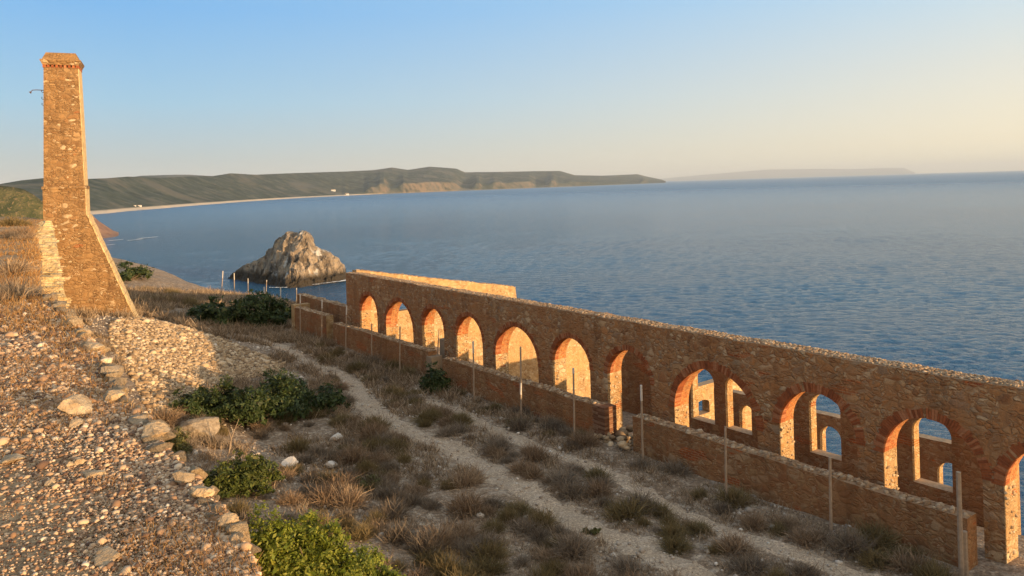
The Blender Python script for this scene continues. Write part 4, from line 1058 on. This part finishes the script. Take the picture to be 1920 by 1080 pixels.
# ------------------------------------------------------------------ far coast, hills, far island
def strip(name, cols, mat, rows, noise_amp, nscale, seed, cliff=None, depth=.35, back=True):
    """cols: (px, shore distance m, ridge pixel y); heights rise from the shore to the ridge line"""
    cols = sorted(cols); cx = np.array([c[0] for c in cols], float)
    xs = np.linspace(cx[0], cx[-1], 760); sh = np.interp(xs, cx, [c[1] for c in cols]); ry = np.interp(xs, cx, [c[2] for c in cols])
    dp = np.interp(xs, cx, [c[3] if len(c) > 3 else depth for c in cols])
    q = np.linspace(0, 1, rows) ** 1.6
    a = np.array([ab(x, y)[0] / F for x, y in zip(xs, ry)]); bb = np.array([ab(x, y)[1] / F for x, y in zip(xs, ry)])
    A, Q = np.meshgrid(a, q, indexing='ij'); S_ = sh[:, None]; Y = S_ * (1 + dp[:, None] * Q); Xw = A * Y
    ztop = (bb * sh * (1 + dp))[:, None]; H = ztop - SEA
    fl = (cliff(xs) if cliff is not None else np.zeros(len(xs)))[:, None]
    sm = Q ** 1.25 * (1 - .0) 
    base = H * (sm * (1 - fl * .3) + fl * .3 * np.clip(Q / .05, 0, 1))
    nz = fbm(Xw / nscale, Y / nscale, oct=6, seed=seed, ridged=True)
    env = np.clip(Q * 6, 0, 1) * np.clip((1 - Q) * 3.2, 0.05, 1)
    nz2 = fbm(Xw / (nscale * .3), Y / (nscale * .3), oct=4, seed=seed + 50, ridged=True)
    Z = SEA + base + (nz + .45 * nz2) * noise_amp * H * env - .2
    # stay below the sight line of the ridge
    lim = (bb[:, None] * Y) - .0 * Y
    if back:
        Y = np.concatenate([Y, Y[:, -1:] * 1.12], 1); Xw = np.concatenate([Xw, Xw[:, -1:] * 1.12], 1); Z = np.concatenate([Z, np.full((len(xs), 1), SEA - 5)], 1)
    a_, b_ = Xw.shape; J = np.arange(a_ * b_).reshape(a_, b_)
    Fv = np.stack([J[:-1, :-1].ravel(), J[1:, :-1].ravel(), J[1:, 1:].ravel(), J[:-1, 1:].ravel()], 1)
    o = link(name, np.stack([Xw.ravel(), Y.ravel(), Z.ravel()], 1), Fv, mat, smooth=True); return tag(o, kind='structure')
def hill_mat():
    m, t, bs = newmat('far_hills'); v = coords(t)
    n1 = noise(t, v, .0022, 6, .6); n2 = noise(t, v, .012, 6, .65); n3 = noise(t, v, .0009, 4, .55)
    c = ramp(t, n2, [(.38, (.030, .043, .038)), (.52, (.052, .068, .056)), (.66, (.100, .106, .088))]).outputs[0]
    c = mix(t, ramp(t, n1, [(.52, (0, 0, 0)), (.60, (1, 1, 1))]).outputs[0], c, (.105, .105, .086))
    sx = nd(t, 'ShaderNodeSeparateXYZ'); t.links.new(v, sx.inputs[0])
    g = nd(t, 'ShaderNodeNewGeometry'); gs = nd(t, 'ShaderNodeSeparateXYZ'); t.links.new(g.outputs['True Normal'], gs.inputs[0])
    steep = ramp(t, gs.outputs[2], [(.55, (1, 1, 1)), (.8, (0, 0, 0))]).outputs[0]
    c = mix(t, math_n(t, 'MULTIPLY', steep, ramp(t, n2, [(.40, (.08,) * 3), (.58, (.8,) * 3)]).outputs[0]), c, (.22, .16, .11))
    mr = nd(t, 'ShaderNodeMapRange'); t.links.new(sx.outputs[2], mr.inputs['Value']); mr.inputs['From Min'].default_value = SEA + 6; mr.inputs['From Max'].default_value = SEA + 10; mr.inputs['To Min'].default_value = 1; mr.inputs['To Max'].default_value = 0
    mx = nd(t, 'ShaderNodeMapRange'); t.links.new(sx.outputs[1], mx.inputs['Value']); mx.inputs['From Min'].default_value = 6300; mx.inputs['From Max'].default_value = 6900; mx.inputs['To Min'].default_value = 1; mx.inputs['To Max'].default_value = .15
    c = mix(t, math_n(t, 'MULTIPLY', mr.outputs[0], mx.outputs[0]), c, (.55, .45, .34))
    t.links.new(c, bs.inputs['Base Color']); bs.inputs['Roughness'].default_value = 1; bs.inputs['Specular IOR Level'].default_value = .1
    bump(t, bs, n2, 25, .7); return m
HM = hill_mat()
CO = [(-260, 1500, 352), (-100, 1650, 349), (0, 1780, 345), (40, 1850, 338), (80, 1900, 334), (160, 2000, 335.5), (200, 2120, 334), (240, 2350, 331), (300, 2650, 333), (400, 3400, 330), (432, 3700, 325), (480, 4200, 327.5), (540, 4900, 325), (600, 5500, 323), (650, 6100, 321.5), (700, 6700, 319), (735, 7000, 314), (765, 7300, 318.5), (805, 7700, 312.5), (855, 8200, 316), (872, 8400, 323), (930, 9000, 322.5), (1000, 9900, 321), (1050, 10600, 320.5), (1078, 11000, 328.5), (1130, 11900, 329.5), (1195, 13300, 326.5), (1213, 13800, 331), (1240, 14500, 336.5), (1248, 14700, 339.5)]
hills_o = strip('hills', CO, HM, 90, .085, 800, 131, cliff=lambda x: np.clip((x - 640) / 40, 0, 1) * np.clip(1.3 - np.abs(vnoise(x / 35, x * 0, seed=7)) * 1.6, .2, 1))
# a second, farther ridge behind the bay
strip('far_ridge', [(150, 7000, 345), (200, 7000, 338), (265, 7000, 329.5), (330, 7000, 327.5), (355, 7000, 327.5), (395, 7000, 330), (440, 7000, 333)], HM, 30, .06, 900, 140)
strip('distant_island', [(1225, 60000, 339.5), (1240, 60000, 335), (1310, 60000, 328.5), (1370, 60000, 323.5), (1440, 60000, 318), (1530, 60000, 316.8), (1600, 60000, 317), (1660, 60000, 315), (1695, 60000, 315), (1703, 60000, 318.5), (1716, 60000, 323.2)], plain('haze_toned_land', (.10, .11, .12), (.16, .17, .175), .0004, 1), 30, .05, 3000, 150, depth=.1)  # lighter blue-grey than the hills: part of the distance haze painted into the colour
# scrub hillside behind the tower and rusty rocks at its foot
def hm2(name, c1, c2, c3, sc):
    m, t, bs = newmat(name); v = coords(t)
    n1 = noise(t, v, sc, 6, .65); n2 = noise(t, v, sc * 6, 4, .6)
    c = mix(t, ramp(t, n1, [(.42, (0, 0, 0)), (.6, (1, 1, 1))]).outputs[0], c1, c2); c = mix(t, ramp(t, n2, [(.55, (0, 0, 0)), (.7, (1, 1, 1))]).outputs[0], c, c3)
    t.links.new(c, bs.inputs['Base Color']); bs.inputs['Roughness'].default_value = .95; bump(t, bs, n2, .8); return m
strip('hillside', [(-300, 150, 330), (-120, 150, 340), (0, 150, 347), (22, 150, 349), (45, 150, 354), (62, 150, 363), (80, 150, 377), (110, 150, 404), (150, 150, 440), (190, 150, 475)], hm2('scrub_hill', (.05, .06, .022), (.13, .115, .05), (.24, .17, .09), .22), 60, .02, 18, 160, depth=.35)
strip('rocky_point', [(60, 780, 380), (140, 800, 392), (172, 820, 402), (185, 830, 414), (200, 840, 424), (212, 850, 432), (222, 860, 435), (227, 870, 440)], hm2('rust_rock', (.20, .10, .06), (.30, .17, .10), (.12, .07, .05), .09), 50, .12, 22, 170, depth=.12)
# little buildings by the far beach
from mathutils.bvhtree import BVHTree
HB = BVHTree.FromPolygons([v_.co[:] for v_ in hills_o.data.vertices], [p_.vertices[:] for p_ in hills_o.data.polygons])
MW = plain('white_wash', (.7, .68, .63), (.8, .78, .74), 1, .01)
for k, (px, py, lam, wm, lb) in enumerate([(625, 358.5, 6900, 34, 'white house on the far hill, left of the orange cliffs'), (651, 365.2, 6500, 26, 'white house at the far end of the beach'), (262, 387, 2900, 11, 'pale beach hut nearest the tower by the beach'), (253, 386.5, 2920, 7, 'tiny pale hut left of the beach hut')]):
    q_ = at(px, py, 1.0); hit = HB.ray_cast(Vector((0, 0, 0)), q_.normalized())[0]
    p = hit if hit else at(px, py, lam)
    h = wm * .32; p = p + Vector((0, 0, h * .4))
    e = empty('house', p); tag(e, lb, 'house')
    mb = MB(); mb.box(-wm / 2, wm / 2, -wm * .2, wm * .2, -h, h * .6); mb.build('walls', MW, e)
    mb = MB(); mb.add([(-wm * .53, -wm * .23, h * .6), (wm * .53, -wm * .23, h * .6), (wm * .53, wm * .23, h * .6), (-wm * .53, wm * .23, h * .6), (-wm * .5, 0, h), (wm * .5, 0, h)], [(0, 1, 5, 4), (2, 3, 4, 5), (0, 4, 3), (1, 2, 5), (3, 2, 1, 0)]); mb.build('roof', M['coping'], e)

# ------------------------------------------------------------------ haze
mh = bpy.data.materials.new('haze'); mh.use_nodes = True; t = mh.node_tree
t.nodes.remove(t.nodes['Principled BSDF'])
pv = t.nodes.new('ShaderNodeVolumePrincipled'); pv.inputs['Density'].default_value = 2.5e-5; pv.inputs['Color'].default_value = (.80, .89, .97, 1); pv.inputs['Anisotropy'].default_value = .0
t.links.new(pv.outputs[0], t.nodes['Material Output'].inputs['Volume'])
mb = MB(); mb.box(-80000, 80000, -300, 95000, SEA - 8, 860)
tag(mb.build('haze', mh), kind='stuff')
